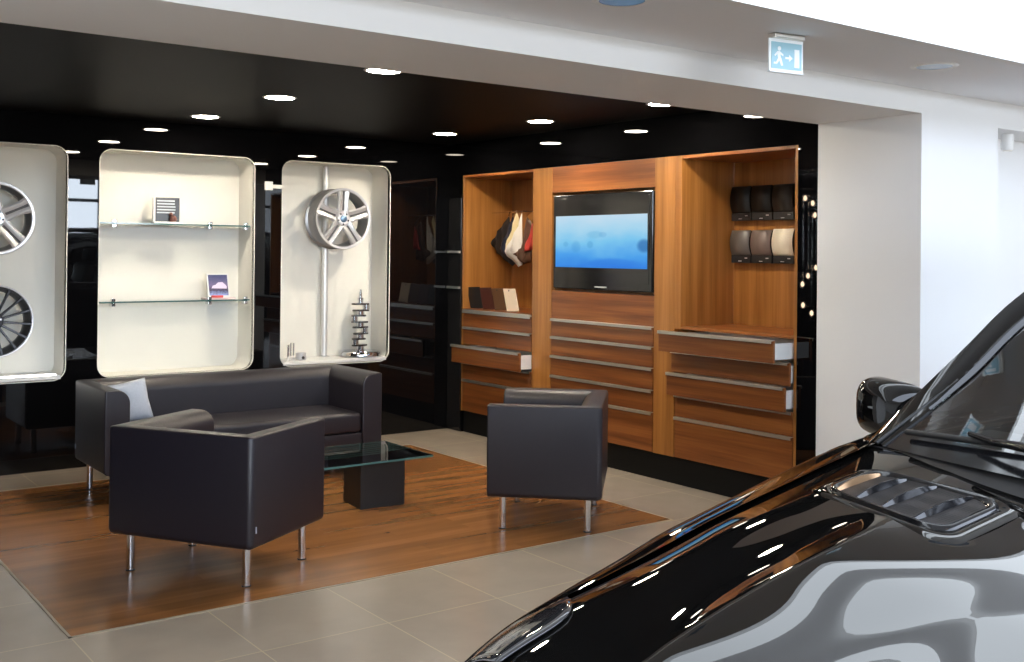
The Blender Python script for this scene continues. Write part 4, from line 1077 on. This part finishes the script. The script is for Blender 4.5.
# wipers
def ws_pt(q, t, off=.012):
    e_ = pl(f_pi, t); b = 1-q*q; return Vector((e_.x-(.15-.12*t)*b-off*.6, e_.y*q, e_.z+(.022+.004*t)*b+off))
for nm, q0, q1, qp in (('wiper', .93, .30, .34), ('wiper', .22, -.62, -.50)):
    bm = B(); tube(bm, [ws_pt(q0+(q1-q0)*k/10, .055+.03*(k/10), .014) for k in range(11)], .0075, 8); wp = obj('wiper', bm, M['rubber'], car, smooth=60)
    mid = ws_pt((q0+q1)/2+.02, .075, .026); pv = ws_pt(qp-.10, -.0, .02)
    bm = B(); tube(bm, [mid, mid.lerp(pv, .3)+Vector((0, 0, .008)), ws_pt(qp, .045, .04), pv+Vector((-.01, 0, .02)), pv+Vector((-.01, 0, -.03))], [.006, .008, .012, .014, .014], 10); obj('wiper_arm', bm, M['black'], wp, smooth=60)
    a_ = ws_pt(qp, .045, .040); b_ = ws_pt(qp-.06, .02, .040)
    bm = B(); tube(bm, [a_, a_.lerp(b_, .2), a_.lerp(b_, .8), b_], [.012, .020, .021, .014], 12); obj('arm_cap', bm, M['black'], wp, smooth=60)
# cabin: dash, wheel, seats, floor
bm = B(); rows = []
for j in range(17):
    q = -1+2*j/16; y = .74*q; b = 1-q*q
    rows.append([(1.46-.14*b, y, 1.055), (1.60-.05*b, y, 1.075), (1.85, y, 1.085), (1.95, y, 1.04), (1.96, y, .70)])
grid(bm, rows); obj('dashboard', bm, M['interior'], car, smooth=60)
bm = B(); box(bm, 1.5, 4.5, -.80, .80, .42, .46); obj('cabin_floor', bm, M['interior'], car)
for s in (1, -1):
    bm = B(); box(bm, 2.45, 2.98, s*.38-.25, s*.38+.25, .62, .80, .06, 3); st = obj('front_seat', bm, M['leather'], car, smooth=60)
    bm = B(); box(bm, -.07, .07, -.24, .24, 0, .62, .05, 3)
    for v in bm.verts: v.co = Matrix.Rotation(.25, 3, 'Y') @ v.co + Vector((2.95, s*.38, .76))
    obj('seat_back', bm, M['leather'], st, smooth=60)
    bm = B(); box(bm, -.05, .05, -.13, .13, 0, .19, .045, 3)
    for v in bm.verts: v.co = Matrix.Rotation(.2, 3, 'Y') @ v.co + Vector((3.12, s*.38, 1.38))
    obj('headrest', bm, M['leather'], st, smooth=60)
bm = B(); cst = Vector((2.12, -.38, 1.02)); tube(bm, [cst+Vector((.06*math.sin(2*PI*k/32)*1.0, .19*math.cos(2*PI*k/32), .17*math.sin(2*PI*k/32))) for k in range(32)], .015, 10, closed=True)
tube(bm, [cst+Vector((0, -.18, 0)), cst+Vector((-.02, 0, -.01)), cst+Vector((0, .18, 0))], .016, 8); tube(bm, [cst+Vector((-.02, 0, -.01)), cst+Vector((-.22, 0, -.06))], .03, 10)
obj('steering_wheel', bm, M['interior'], car, smooth=60)
# ------------------------------------------------------------------ view settings
vs = scene.view_settings; scene.display_settings.display_device = 'sRGB'
vs.view_transform = 'Standard'; vs.look = 'None'; vs.gamma = 1; vs.exposure = -.16; vs.use_curve_mapping = False
cy = scene.cycles
cy.use_denoising = True; cy.max_bounces = 10; cy.diffuse_bounces = 5; cy.glossy_bounces = 6; cy.transparent_max_bounces = 12; cy.transmission_bounces = 6
cy.sample_clamp_indirect = 6; cy.caustics_reflective = False; cy.caustics_refractive = False
